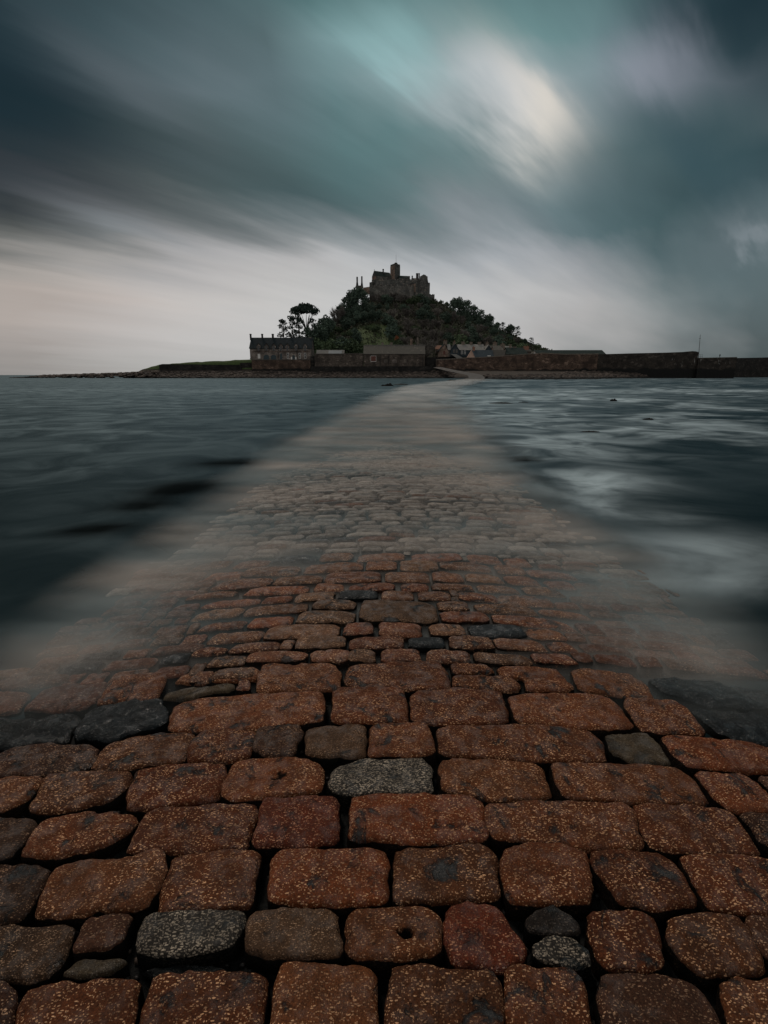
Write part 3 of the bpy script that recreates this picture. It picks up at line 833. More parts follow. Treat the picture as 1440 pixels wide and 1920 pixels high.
def gspot(px, py, rx, ry, x, y, rot=0.0):
    """soft patch on the water around the point seen at px,py; size in metres"""
    a, yy, zz_ = ray(px, py); t_ = (WATER - CAMZ) / zz_
    X, Y = a * t_, yy * t_
    c, s_ = math.cos(rot), math.sin(rot)
    dx_, dy_ = x - X, y - Y
    return np.exp(-(((dx_ * c + dy_ * s_) / rx) ** 2 + ((-dx_ * s_ + dy_ * c) / ry) ** 2))
yy = np.concatenate([np.linspace(-12, 0, 8), np.geomspace(.4, 9000, 300)])
uu = np.linspace(-1, 1, 241); uu = np.sign(uu) * np.abs(uu) ** 1.3
XX = np.array([[u * (abs(v) * 1.6 + 14) for u in uu] for v in yy]); YY = np.repeat(yy[:, None], len(uu), 1)
rel = XX - pathx(YY)
streak = smooth(-.1, .5, fbm(XX * .42 + 4, YY * .42, 0, 5, 21))
fo = .55 * smooth(1.2, 5, rel) * smooth(18, 3, rel / (1 + YY * .08)) * streak * smooth(3, 9, YY)
fo = fo + .6 * gspot(1040, 835, 1.3, 2.4, XX, YY, -.3) + .8 * gspot(1125, 905, .75, 1.1, XX, YY, -.4) + 1.0 * gspot(1190, 955, .55, .35, XX, YY, -.4)
fo = fo + .55 * gspot(1330, 1030, .9, .45, XX, YY) + .5 * gspot(1340, 1090, .8, .3, XX, YY) + .5 * gspot(1000, 790, 2.2, 3.5, XX, YY) + .45 * gspot(1050, 745, 8, 9, XX, YY)
fo = fo + .5 * gspot(1250, 733, 60, 7, XX, YY, -.05) + .22 * gspot(880, 755, 4, 14, XX, YY)
fo = fo + .30 * smooth(.15, .7, fbm(XX * .05, YY * .22, 0, 4, 33)) * smooth(25, 120, YY)
fo = fo + .10 * smooth(.0, .6, fbm(XX * .18 + 9, YY * .8, 0, 4, 5)) * smooth(3, 10, YY)
fo = fo * np.where(rel < 0, .35, 1)
we = 1.3 * gspot(340, 914, .58, .50, XX, YY, .5) + 1.3 * gspot(190, 992, .42, .24, XX, YY, .3) + .6 * gspot(270, 945, .35, .35, XX, YY) + .9 * gspot(430, 868, .7, .5, XX, YY) + .6 * gspot(250, 950, .5, .3, XX, YY)
we = we + 1.3 * gspot(985, 862, .30, .26, XX, YY) + .4 * gspot(1010, 900, .3, .2, XX, YY)
br = fbm(XX * 1.2, YY * 2.0, 0, 3, 8)
we = np.clip(we * (1 + .5 * br), 0, 1)
nU = len(uu)
Vw = np.stack([XX, YY, np.full_like(XX, WATER)], -1).reshape(-1, 3)
Fw = [(j * nU + i, j * nU + i + 1, (j + 1) * nU + i + 1, (j + 1) * nU + i) for j in range(len(yy) - 1) for i in range(nU - 1)]
sea = link('sea', Vw, Fw, M['sea'], None, True, {'foam': np.clip(fo, 0, 1).ravel(), 'weed': we.ravel()})
tag(sea, 'dark smooth sea around the causeway', kind='structure')

# mist of washed-out waves lying over the causeway: thin layers a centimetre apart
mm, t = newmat('wave_mist'); p = wpos(t)
dens = t.n('ShaderNodeAttribute', attribute_name='dens').outputs['Fac']
s1 = t.noise(t.scalev(p, (.9, 3.2, 6)), 1.0, 5, .6, dist=.5)
s2 = t.noise(t.scalev(p, (4, 12, 9)), 1.0, 3, .6)
al = t.m('MULTIPLY', dens, t.m('MULTIPLY', t.mr(s1, .30, .70, .15, 1.85, False), t.mr(s2, .25, .75, .85, 1.15, False)), clamp=True)
spx = t.n('ShaderNodeSeparateXYZ'); t.l(p, spx.inputs[0])
mc1 = t.mix(t.mr(t.noise(t.scalev(p, (.35, 1.1, 1)), 1.0, 4), .38, .62), (.32, .38, .39), (.58, .54, .50))
mc2 = t.mix(t.mr(t.noise(t.scalev(p, (.25, .3, 1)), 1.0, 4), .35, .65), (.44, .50, .52), (.82, .83, .82))
finish(t, t.mix(t.mr(spx.outputs[1], 10, 45), mc1, mc2), .9, alpha=al, spec=.03)
M['mist'] = mm
NL = 8
mu = np.concatenate([np.linspace(-3.6, -2.2, 8), np.linspace(-2.0, 2.0, 41), np.linspace(2.2, 3.6, 8)])
mv = np.concatenate([np.linspace(1.0, 9, 110), np.geomspace(9.2, 175, 70)])
VV, FF, DD = [], [], []
for k in range(NL):
    b = len(VV)
    U, W = np.meshgrid(mu, mv)
    wd = 1 + smooth(15, 120, W) * .8
    X = U * wd + pathx(W)
    zl = WATER + .020 + k * .0105 * np.interp(W, [0, 6, 30, 150], [1, 1, 1.5, 4]) + .006 * fbm(X * 2.5, W * 2.5, k * .3, 3, 4)
    wob = fbm(X * .7, W * .9, 0, 3, 12) * .35
    fade = smooth(6, 25, W)
    lat = smooth(2.45, 1.5, np.abs(U + .05) + wob * .7)
    lat = lat * (1 - fade) + fade * smooth(np.where(U > 0, 3.5, 3.1), np.where(U > 0, .8, .9), np.abs(U) + wob)
    lat = lat * (1 - .7 * fade * smooth(.0, .4, fbm(X * .25, W * .16, 0, 4, 31)))
    lat = lat * (1 + .9 * smooth(1.15, 1.8, np.abs(U)) * (1 - fade))
    a = .085 * lat * smooth(1.8, 2.75, W) * (1 - .35 * k / NL)
    patch = np.interp(W, [0, 3.8, 4.4, 5.2, 6.0, 6.8, 9, 20, 60, 175], [.85, .8, .8, .62, .42, .65, 1.15, 1.9, 2.2, 1.4])
    a = a * patch * (1 - .0 * W)
    n = len(mu)
    VV += [tuple(q) for q in np.stack([X, W, zl], -1).reshape(-1, 3)]
    DD += list(a.ravel())
    FF += [(b + j * n + i, b + j * n + i + 1, b + (j + 1) * n + i + 1, b + (j + 1) * n + i) for j in range(len(mv) - 1) for i in range(n - 1)]
DD = np.array(DD)
FF = [f for f in FF if max(DD[list(f)]) > .004]
o = link('wave_mist', VV, FF, M['mist'], None, True, {'dens': DD})
tag(o, 'pale brownish mist of blurred waves over the causeway', 'mist', kind='stuff')
#ISLAND
# ------------------------------------------------------------------ island ground
prof = [(40, 712), (300, 690), (440, 686), (500, 683), (545, 664), (590, 640), (620, 616), (650, 592), (680, 568), (700, 560), (812, 562), (832, 570),
        (850, 584), (900, 604), (950, 627), (985, 645), (1020, 663), (1060, 684), (1140, 688), (1440, 700)]
PX = np.array([P(a, b, 400).x for a, b in prof]); PZ = np.array([P(a, b, 400).z for a, b in prof])
def dfront(x, D=260):
    return np.interp(x, [-175, -110, 35, 40, 40.8, 60, 80, 105, 135, 400], [300, 255, 250, 215, 178, 176, 196, 236, 262, 262])
def hillz(x, y):
    x = np.asarray(x, float); y = np.asarray(y, float)
    H = np.interp(x, PX, PZ)
    s = np.clip((y - 292) / (398 - 292), 0, 1)
    flat = np.interp(x, [-130, -112, -66, -55, 20, 30, 50, 140, 170], [2.0, 6.6, 9.0, 5.0, 4.5, 5.5, 5.8, 5.0, 1.0])
    zf = flat * smooth(262, 268, y)
    z = zf + np.clip(H - flat, 0, None) * s ** .85
    z = z * (1 - smooth(410, 500, y))
    z = z + fbm(x * .06, y * .06, 0, 4, 3) * 2.2 * s + fbm(x * .35, y * .35, 0, 3, 6) * .35
    df = dfront(x)
    t = np.clip((y - df) / np.maximum(264 - df, 1), -1, 1)
    fore = np.where(t < 0, -.6 + t * 2, -.6 + 4.1 * t + .25 * fbm(x * .4, y * .4, 0, 4, 9))
    z = np.where(y < 264.5, fore, np.maximum(z, 2.4))
    return z - smooth(150, 190, x) * 12 - smooth(-120, -150, x) * np.where(y > 264, 12, 0) - smooth(-165, -182, x) * 6

gx = np.concatenate([np.linspace(-185, -60, 60), np.linspace(-59, 125, 190), np.linspace(126, 195, 30)])
gy = np.concatenate([np.linspace(168, 246, 30), np.linspace(248, 300, 60), np.linspace(302, 420, 80), np.linspace(425, 520, 20)])
GX, GY = np.meshgrid(gx, gy); GZ = hillz(GX, GY)
mg, t = newmat('island_ground'); p = wpos(t)
sp = t.n('ShaderNodeSeparateXYZ'); t.l(p, sp.inputs[0])
n = t.noise(p, .12, 5, .6); n2_ = t.noise(p, 1.5, 4, .6)
grass = t.mix(t.mr(n2_, .3, .7), (.034, .058, .018), (.062, .092, .030))
scrub = t.mix(t.mr(n2_, .3, .7), (.020, .022, .014), (.046, .040, .028))
col = t.mix(t.mr(n, .60, .66), scrub, grass)
lawn = t.m('MULTIPLY', t.mr(sp.outputs[1], 352, 342), t.mr(sp.outputs[2], 4.0, 4.4))
lawn = t.m('MULTIPLY', lawn, t.m('MAXIMUM', t.mr(sp.outputs[0], -62, -66), t.m('MULTIPLY', t.mr(sp.outputs[0], -19, -15), t.mr(sp.outputs[0], 8, 4))))
col = t.mix(lawn, col, grass)
rockc = t.mix(t.mr(t.noise(p, 2.2, 5, .7), .35, .65), (.018, .016, .014), (.085, .068, .055))
col = t.mix(t.mr(sp.outputs[1], 264.2, 263.8), col, rockc)
col = t.mix(t.mr(sp.outputs[2], .9, .3), col, (.008, .009, .009))
finish(t, col, .9, n2_, .6, .3)
M['ground'] = mg
V = np.stack([GX, GY, GZ], -1).reshape(-1, 3); n = len(gx)
F = [(j * n + i, j * n + i + 1, (j + 1) * n + i + 1, (j + 1) * n + i) for j in range(len(gy) - 1) for i in range(n - 1)]
tag(link('hill', V, F, M['ground'], None, True), 'steep island hill with rocky shore, scrub and grass patches', kind='structure')

def rock_blob(mb_, x, y, z, r, rr, flat=.6, n=6):
    vs = []; ph = rr.uniform(0, 6)
    for k, (zz_, q) in enumerate(((-.5, .9), (.25, 1.0), (.8, .5))):
        for j in range(n):
            a = ph + 2 * math.pi * j / n
            s_ = r * q * rr.uniform(.7, 1.2)
            vs.append((x + s_ * math.cos(a) * 1.3, y + s_ * math.sin(a), z + zz_ * r * flat * rr.uniform(.8, 1.2)))
    fs = [(k * n + j, k * n + (j + 1) % n, (k + 1) * n + (j + 1) % n, (k + 1) * n + j) for k in range(2) for j in range(n)] + [tuple(2 * n + j for j in range(n))]
    mb_.add(vs, fs)
mr_, t = newmat('shore_rock'); p = wpos(t)
rn = t.n('ShaderNodeNewGeometry').outputs['Random Per Island']
col = t.mix(rn, (.018, .016, .015), (.11, .088, .074))
sp = t.n('ShaderNodeSeparateXYZ'); t.l(p, sp.inputs[0])
col = t.mix(t.mr(sp.outputs[2], .8, .2), col, (.006, .007, .007))
finish(t, col, .8); M['rock'] = mr_
rk = MB(); rr = random.Random(11)
for i in range(4200):
    x = rr.uniform(-172, 128)
    df = float(dfront(x)); y = rr.uniform(df - 1.5, min(df + 45, 263))
    cxp = 31 + (y - 172) * .0
    if 28 < x < 47 and y < 262 and (proj(x, y, 1)[0] > 852 and proj(x, y, 1)[0] < 908): continue
    r = rr.uniform(.25, .75) * (1.5 if rr.random() < .12 else 1)
    rock_blob(rk, x, y, float(hillz(x, y)), r, rr)
# reef running out to the left
reef = [(40, 708.5, 300), (80, 702.5, 296), (140, 700.5, 290), (200, 698.5, 284), (250, 696.5, 276), (296, 694, 268)]
for i in range(900):
    s_ = rr.uniform(0, 4.999); k = int(s_); f = s_ - k
    a, b2 = reef[k], reef[k + 1]
    D = a[2] * (1 - f) + b2[2] * f + rr.uniform(-14, 4)
    px = a[0] * (1 - f) + b2[0] * f; top = a[1] * (1 - f) + b2[1] * f
    zt = P(px, top, D).z; x = P(px, top, D).x
    h = rr.random() ** .5
    rock_blob(rk, x, D - (1 - h) * 12, -.2 + (zt - .3) * h, rr.uniform(.5, 1.1), rr)
tag(rk.build('shore_rocks', M['rock']), 'dark wet boulders and weed along the shore', 'rocks', kind='stuff')

def ribbon(name, L, Rr, mat, th=.0):
    V = []; F = []
    for a, b2 in zip(L, Rr): V += [P(*a), P(*b2)]
    for i in range(len(L) - 1): F.append((2 * i, 2 * i + 1, 2 * i + 3, 2 * i + 2))
    return link(name, V, F, mat, None, True)
M['path'] = plain('landing_path', (.085, .08, .075), .8, .3, .6)
o = ribbon('path', [(846, 713.6, 150), (866, 711, 168), (879, 708, 190), (877, 703.3, 215), (865, 701, 230), (836, 695, 250), (812, 689, 262)],
           [(900, 713.6, 150), (908, 711, 168), (909, 708, 190), (904, 703.1, 215), (890, 700, 230), (852, 693.5, 250), (824, 687.5, 262)], M['path'])
tag(o, 'pale landing path curving up the shore', kind='structure')

# single rocks standing in the water
def searock(px, py, L, h, label, seed, group=None):
    a, yy_, zz_ = ray(px, py); t_ = (WATER - CAMZ) / zz_
    X, Y = a * t_, yy_ * t_
    V = []; F = []; n_ = 28; m2 = 8
    for k in range(m2 + 1):
        r = 1 - k / (m2 + .6)
        for j in range(n_):
            th = 2 * math.pi * j / n_
            x = r * math.cos(th) * L / 2; y_ = r * math.sin(th) * L * .18
            hh_ = h * (1 - r ** 2) * (1.0 + .8 * float(fbm(x * 5 / L + seed, y_ * 9 / L, 0, 3, seed))) + .3 * h * float(fbm(x * 12 / L, y_ * 20 / L, seed, 2, 4))
            V.append((x * (1 + .15 * float(vn(th * 2, seed))), y_, hh_ - h * .15 if k else -h * .6))
    V.append((0, 0, h * .8))
    F = [(k * n_ + j, k * n_ + (j + 1) % n_, (k + 1) * n_ + (j + 1) % n_, (k + 1) * n_ + j) for k in range(m2) for j in range(n_)] + [(m2 * n_ + j, m2 * n_ + (j + 1) % n_, (m2 + 1) * n_) for j in range(n_)]
    o = link('sea_rock', V, F, M['rock'], None, False, None, (X, Y, WATER))
    tag(o, label, 'rock', group)
searock(727, 724, 2.0, .42, 'dark pointed rock in the water left of the far causeway', 1)
searock(752, 721.5, 2.6, .20, 'low flat dark rock strip just right of the pointed rock', 2)
searock(848, 714, 3.6, .3, 'low dark rock at the shoreline left of the landing path', 3)
searock(940, 756.5, 1.5, .06, 'thin dark rock awash right of the far causeway', 4)
searock(982, 754.5, .7, .05, 'tiny dark rock awash beside the thin one', 5)
searock(1150, 752, .5, .14, 'small dark rock alone in the sea below the harbour wall', 6)
searock(1216, 787, .45, .06, 'small rock awash furthest right in the sea', 7)
searock(1105, 810, .6, .035, 'small flat rock awash in the pale water on the right', 8)

# ------------------------------------------------------------------ walls and piers
def wall(name, pts, base, th, mat, label, cat='wall', cap=None, parent=None):
    """pts: (px, py_top, D) along the front face"""
    m_ = MB(); V = []; 
    tops = [P(*q) for q in pts]
    n_ = len(tops)
    for v in tops: V.append((v.x, v.y, base))
    for v in tops: V.append((v.x, v.y, v.z))
    for v in tops: V.append((v.x, v.y + th, base))
    for v in tops: V.append((v.x, v.y + th, v.z))
    F = []
    for i in range(n_ - 1):
        F += [(i, i + 1, n_ + i + 1, n_ + i), (n_ + i, n_ + i + 1, 3 * n_ + i + 1, 3 * n_ + i), (2 * n_ + i + 1, 2 * n_ + i, 3 * n_ + i, 3 * n_ + i + 1)]
    F += [(0, n_, 3 * n_, 2 * n_), (n_ - 1, 3 * n_ - 1, 4 * n_ - 1, 2 * n_ - 1)]
    if parent is None and cap:
        e = empty(name, (tops[0].x, tops[0].y, base))
        tag(e, label, cat)
        m_.add(V, F).build('wall_face', mat, e)
        C = MB(); V2 = []
        for v in tops: V2 += [(v.x, v.y - .15, v.z + .004), (v.x, v.y + th + .1, v.z + .004), (v.x, v.y - .15, v.z + .35), (v.x, v.y + th + .1, v.z + .35)]
        F2 = []
        for i in range(n_ - 1):
            a, b2 = 4 * i, 4 * i + 4
            F2 += [(a, b2, b2 + 2, a + 2), (a + 2, b2 + 2, b2 + 3, a + 3), (a + 1, a + 3, b2 + 3, b2 + 1), (a, a + 1, b2 + 1, b2)]
        F2 += [(0, 2, 3, 1), (4 * n_ - 4, 4 * n_ - 3, 4 * n_ - 1, 4 * n_ - 2)]
        C.add(V2, F2).build('coping', cap, e)
        return e
    o = m_.add(V, F).build(name, mat, parent)
    if label: tag(o, label, cat)
    return o
M['coping'] = plain('coping', (.075, .068, .06), .85, .3, 1)
M['coping_pale'] = plain('coping_pale', (.15, .13, .11), .85, .3, 1)
wall('retaining_wall', [(298, 684.5, 264), (304, 682.5, 264), (350, 683, 264), (400, 684, 264), (452, 684, 264)], 1.0, 1.5, M['dark_rubble'], 'low dark rubble wall under the grass slope')
wall('retaining_wall', [(450, 680.5, 265.2), (471.4, 680, 265.2)], 1.0, 3, M['dark_rubble'], 'short dark wall piece left of the long house terrace')
wall('terrace_wall', [(471.6, 675.4, 263.5), (581.4, 675.2, 263.5)], 1.0, 5, M['sea_wall'], 'rust-stained brown wall under the long house', cap=M['coping'])
wall('terrace_wall', [(581.8, 668, 266), (589.5, 668, 266)], 1.0, 4, M['dark_rubble'], 'narrow dark wall between the long house and the shed')
wall('harbour_wall', [(589.8, 664.4, 264.5), (640, 664.2, 264.5), (681.6, 663.6, 264.5)], 1.0, 1.2, M['rubble'], 'grey-brown rubble wall in front of the pale-roofed shed', cap=M['coping'])
wall('quay_wall', [(581.5, 687, 261.5), (690, 687, 261.5), (797.5, 686.5, 261.5), (812, 688, 262.5)], .8, 2.6, M['dark_rubble'], 'low black quay wall under the barn')
wall('harbour_wall', [(797.6, 669.5, 267), (850, 671.5, 267)], 1.0, 1.5, M['dark_rubble'], 'dark stepped wall between the barn and the harbour wall')
wall('harbour_wall', [(818.5, 675.2, 263), (845, 674, 263), (873, 672, 263), (905, 670.6, 262.5), (940, 668.3, 262), (965, 666.4, 262), (983, 665, 262), (1000, 664, 261.5), (1018, 662.8, 261.5), (1060, 665, 261), (1100, 664.6, 261), (1122, 664.4, 261)],
     .8, 2.5, M['sea_wall'], 'long reddish brown harbour wall in front of the cottages', cap=M['coping_pale'])
wall('harbour_pier', [(1122.3, 664.2, 260.8), (1180, 662.6, 260), (1250, 661, 259), (1290, 659.6, 258.5), (1298, 658.3, 258.5), (1305, 658.8, 258.5), (1310, 660.2, 258.5)], -1.5, 6, M['pier_wall'],
     'high dark pier wall streaked white at its seaward end', 'pier')
e = wall('harbour_pier', [(1310.3, 672.2, 257), (1345, 671.6, 257), (1381.8, 670.8, 257)], -1.5, 12, M['pier_wall'], 'lower black pier end with a mast and railing', 'pier', cap=M['coping'])
wall('harbour_pier', [(1360, 671.6, 330), (1420, 670.6, 340), (1520, 668, 352), (1640, 667, 365)], -1.5, 7, M['dark_rubble'], 'distant dark pier running off the right edge', 'pier')

# mast, railing, person on the pier
def at(px, py, D): return P(px, py, D)
me_ = empty('mast', at(1309.5, 671.5, 260)); tag(me_, 'thin grey signal mast leaning on the pier end', 'mast')
a, b2 = at(1309.6, 671.5, 260), at(1312.8, 631, 260)
MB().tube([a, b2], [.16, .09], 6).build('pole', M['metal'], me_)
c = at(1312.4, 634.5, 260)
MB().tube([c + Vector((-.5, 0, 0)), c + Vector((.5, 0, 0))], [.06, .06], 5).tube([b2, b2 + Vector((0, 0, .9))], [.12, .05], 5).build('crossbar', M['metal'], me_)
rl = empty('railing', at(1311, 671.5, 259)); tag(rl, 'short metal railing beside the mast on the pier end', 'railing')
q = MB()
for zz_ in (668.6, 665): q.tube([at(1310.8, zz_, 259), at(1317.5, zz_, 259)], [.05, .05], 5)
q.build('rail', M['metal'], rl)
for xx in (1313, 1316.6):
    MB().tube([at(xx, 671.5, 259), at(xx, 664.6, 259)], [.06, .06], 5).build('post', M['metal'], rl)

def person(px, py_feet, D, h):
    base = at(px, py_feet, D)
    V = [(0, 0, .52), (0, 0, .66), (0, 0, .80), (0, 0, .86), (0, .01, .94), (-.06, 0, .50), (-.07, .01, .27), (-.07, 0, .03), (-.07, -.07, .012),
         (.06, 0, .50), (.07, .01, .27), (.075, 0, .03), (.075, -.07, .012), (-.11, 0, .79), (-.14, .01, .62), (-.13, -.05, .47), (.11, 0, .79), (.14, .01, .62), (.13, -.05, .47)]
    E = [(0, 1), (1, 2), (2, 3), (3, 4), (0, 5), (5, 6), (6, 7), (7, 8), (0, 9), (9, 10), (10, 11), (11, 12), (2, 13), (13, 14), (14, 15), (2, 16), (16, 17), (17, 18)]
    rad = [.085, .075, .085, .032, .058, .05, .038, .026, .02, .05, .038, .026, .02, .045, .032, .02, .045, .032, .02]
    m_ = bpy.data.meshes.new('person'); m_.from_pydata([tuple(c * h for c in v) for v in V], E, [])
    m_.materials.append(M['cloth'])
    o = bpy.data.objects.new('person', m_); COL.objects.link(o); o.location = base
    sk = o.modifiers.new('skin', 'SKIN')
    for i, r in enumerate(rad): m_.skin_vertices[0].data[i].radius = (r * h, r * h * .8)
    m_.skin_vertices[0].data[0].use_root = True
    sb = o.modifiers.new('sub', 'SUBSURF'); sb.levels = 1; sb.render_levels = 1
    MB().box(-.04 * h, .04 * h, -.065 * h, -.045 * h, .90 * h, .965 * h).build('dummy', M['skin']) if False else None
    return o
tag(person(1349, 671.2, 260, 1.95), 'person in dark clothes standing alone on the low pier end', 'person')

# ------------------------------------------------------------------ buildings
def poly_prism(parent, name, mat, pts, D, d):
    """pts = pixel outline at depth D, extruded away by d"""
    m_ = MB(); m_.poly([P(a, b2, D) for a, b2 in pts], d)
    return m_.build(name, mat, parent)

def window(parent, x0, x1, y0, y1, D, frame='white', bars=1, glass='glass', name='window', th=.16):
    a, b2 = P(x0, y0, D), P(x1, y1, D)
    w0 = MB().box(a.x, b2.x, D - .10, D + .1, b2.z, a.z).build(name, M[glass], parent)
    if frame:
        q = MB()
        f = .12
        q.box(a.x - f, a.x, D - th, D, b2.z - f, a.z + f).box(b2.x, b2.x + f, D - th, D, b2.z - f, a.z + f)
        q.box(a.x, b2.x, D - th, D, a.z, a.z + f).box(a.x, b2.x, D - th, D, b2.z - f * 1.6, b2.z)
        for k in range(bars):
            zc_ = b2.z + (a.z - b2.z) * (k + 1) / (bars + 1)
            q.box(a.x, b2.x, D - th * .9, D - .101, zc_ - .06, zc_ + .06)
        q.build('frame', M[frame], w0)
    return w0

def chimney(parent, x0, x1, ytop, ybase, D, mat='chimney', pots=1, depth=1.0):
    a, b2 = P(x0, ytop, D), P(x1, ybase, D)
    q = MB().box(a.x, b2.x, D - depth / 2, D + depth / 2, b2.z - .8, a.z)
    q.box(a.x - .12, b2.x + .12, D - depth / 2 - .12, D + depth / 2 + .12, a.z - .35, a.z - .1)
    o = q.build('chimney', M[mat], parent)
    if pots:
        q = MB()
        for k in range(pots):
            x = a.x + (b2.x - a.x) * (k + .5) / pots
            q.tube([(x, D, a.z + .003), (x, D, a.z + .6)], [.18, .14], 7)
        q.build('chimney_pot', M['terracotta'] if mat != 'chimney_dark' else M['chimney_dark'], o)
    return o

def gabled_front(parent, x0, x1, yeave, yridge, ybase, D, depth, wallm, roofm, over=.4, hip=0):
    """ridge runs left-right; front eaves at pixel yeave"""
    a = P(x0, yeave, D); b2 = P(x1, yeave, D)
    zb = P(x0, ybase, D).z; ze = a.z; zr = P(x0, yridge, D + depth / 2).z
    X0, X1 = a.x, b2.x
    q = MB()
    vs = [(X0, D, zb), (X1, D, zb), (X1, D + depth, zb), (X0, D + depth, zb), (X0, D, ze), (X1, D, ze), (X1, D + depth, ze), (X0, D + depth, ze), (X0 + hip, D + depth / 2, zr - .05), (X1 - hip, D + depth / 2, zr - .05)]
    q.add(vs, [(0, 3, 2, 1), (0, 1, 5, 4), (2, 3, 7, 6), (1, 2, 6, 9, 5), (3, 0, 4, 8, 7), (4, 5, 9, 8), (6, 7, 8, 9)])
    w_ = q.build('wall', M[wallm], parent)
    q = MB()
    o_ = over; sl = (zr - ze) / (depth / 2)
    th = .22
    for s_ in (0, 1):
        ye = D - o_ if s_ == 0 else D + depth + o_
        zee = ze - sl * o_
        pr = [(X0 - .25, ye, zee), (X1 + .25, ye, zee), (X1 + .25 - hip, D + depth / 2, zr), (X0 - .25 + hip, D + depth / 2, zr)]
        top = [(a_, b_, c_ + th) for a_, b_, c_ in pr]
        pr = [(a_, b_, c_ + .02) for a_, b_, c_ in pr]
        fs = [(3, 2, 1, 0), (4, 5, 6, 7), (0, 1, 5, 4), (1, 2, 6, 5), (2, 3, 7, 6), (3, 0, 4, 7)]
        q.add(pr + top, fs)
    r_o = q.build('roof', M[roofm], parent)
    return w_, r_o, (X0, X1, zb, ze, zr)

def gable_facing(parent, x0, x1, xp, yeave, ypeak, ybase, D, depth, wallm, roofm, th=.25, name='wall'):
    """gable end faces the viewer, ridge runs away"""
    pts = [P(x0, ybase, D), P(x1, ybase, D), P(x1, yeave, D), P(xp, ypeak, D), P(x0, yeave, D)]
    q = MB().poly(pts, depth); w_ = q.build(name, M[wallm], parent)
    q = MB()
    e0, pk, e1 = pts[4], pts[3], pts[2]
    for s_, e in ((0, e0), (1, e1)):
        d_ = (e - pk); e2 = pk + d_ * 1.12
        up = Vector((0, 0, th))
        A1, A2 = Vector((e2.x, D - .3, e2.z)), Vector((pk.x, D - .3, pk.z))
        B1, B2 = Vector((e2.x, D + depth, e2.z)), Vector((pk.x, D + depth, pk.z))
        v8 = [A1 + up * .1, A2 + up * .1, B2 + up * .1, B1 + up * .1, A1 + up, A2 + up, B2 + up, B1 + up]
        q.add(v8, [(0, 1, 2, 3), (7, 6, 5, 4), (0, 4, 5, 1), (1, 5, 6, 2), (2, 6, 7, 3), (3, 7, 4, 0)])
    r = q.build('roof' if name == 'wall' else name + '_roof', M[roofm], parent)
    return w_, r

# ---- long house on the left
D = 271
H = empty('house', (P(527, 680, D).x, D, P(527, 678, D).z)); tag(H, 'long grey stone house with steep dark slate roof and seven dormers', 'house')
w_, rf, _ = gabled_front(H, 468.0, 583.6, 652.5, 633.8, 679.5, D, 11, 'granite_wall', 'slate_dark')
for k, (xc, pots) in enumerate(((470, 1), (491.7, 1), (511.6, 2), (546, 1))):
    chimney(rf, xc - 1.3 - .3 * pots, xc + 1.3 + .3 * pots, 626 if k != 3 else 628, 635, D + 5.5, 'chimney_dark', pots)
chimney(rf, 580.5, 584, 632.5, 636, D + 5.5, 'coping_pale', 0)
for xc in (484.7, 499.5, 513.3, 526.5, 538.8, 555.1, 572.1):
    dm, dr = gable_facing(H, xc - 3.6, xc + 3.6, xc, 648, 643.5, 657.5, D - .35, 4.5, 'granite_wall', 'slate_dark', .18, 'dormer')
    window(dm, xc - 1.9, xc + 1.9, 648.3, 657.6, D - .36, 'white', 1)
q = MB(); a = P(473, 659, D); b2 = P(582, 660, D)
q.box(a.x, b2.x, D - .14, D, b2.z, a.z).build('string_course', M['sea_wall'], H)
window(H, 483.6, 487.8, 664.0, 671.6, D, 'white', 1, glass='white')
for x0, x1 in ((494.2, 504.4), (507.8, 518)):
    xm = (x0 + x1) / 2; rx = (x1 - x0) / 2
    def arch(rx_, dy): return [(x0 + rx - rx_, 679)] + [(xm - rx_ * math.cos(math.pi * k / 10), 669.5 - dy * math.sin(math.pi * k / 10)) for k in range(11)] + [(x0 + rx + rx_, 679)]
    su_ = poly_prism(H, 'arch_surround', M['coping_pale'], arch(rx + 1.2, 5.6), D - .12, .11)
    poly_prism(su_, 'door', M['door_blue'], arch(rx, 4.4), D - .2, .07)
dr_ = poly_prism(H, 'door', M['door_blue'], [(525, 679), (525, 665)] + [(527 - 2 * math.cos(math.pi * k / 6), 665 - 2.6 * math.sin(math.pi * k / 6)) for k in range(7)] + [(529, 665), (529, 679)], D - .1, .09)
dr_ = poly_prism(H, 'door', M['door_blue'], [(548.4, 679), (548.4, 666), (552.8, 666), (552.8, 679)], D - .1, .09)
for x0 in (545.3, 553.2): poly_prism(H, 'door_shutter', M['white'], [(x0, 675.4), (x0, 669.2), (x0 + 2.6, 669.2), (x0 + 2.6, 675.4)], D - .22, .1)
for x0, x1 in ((538.2, 541.4), (560.4, 563.6), (570.6, 574)): window(H, x0, x1, 662.2, 671.6, D, 'white', 1)
pd = MB().tube([P(521.5, 654, D - .2), P(521.5, 678, D - .2)], [.1, .1], 5).tube([P(556.5, 654, D - .2), P(556.5, 678, D - .2)], [.1, .1], 5)
pd.build('downpipe', M['cloth'], H)

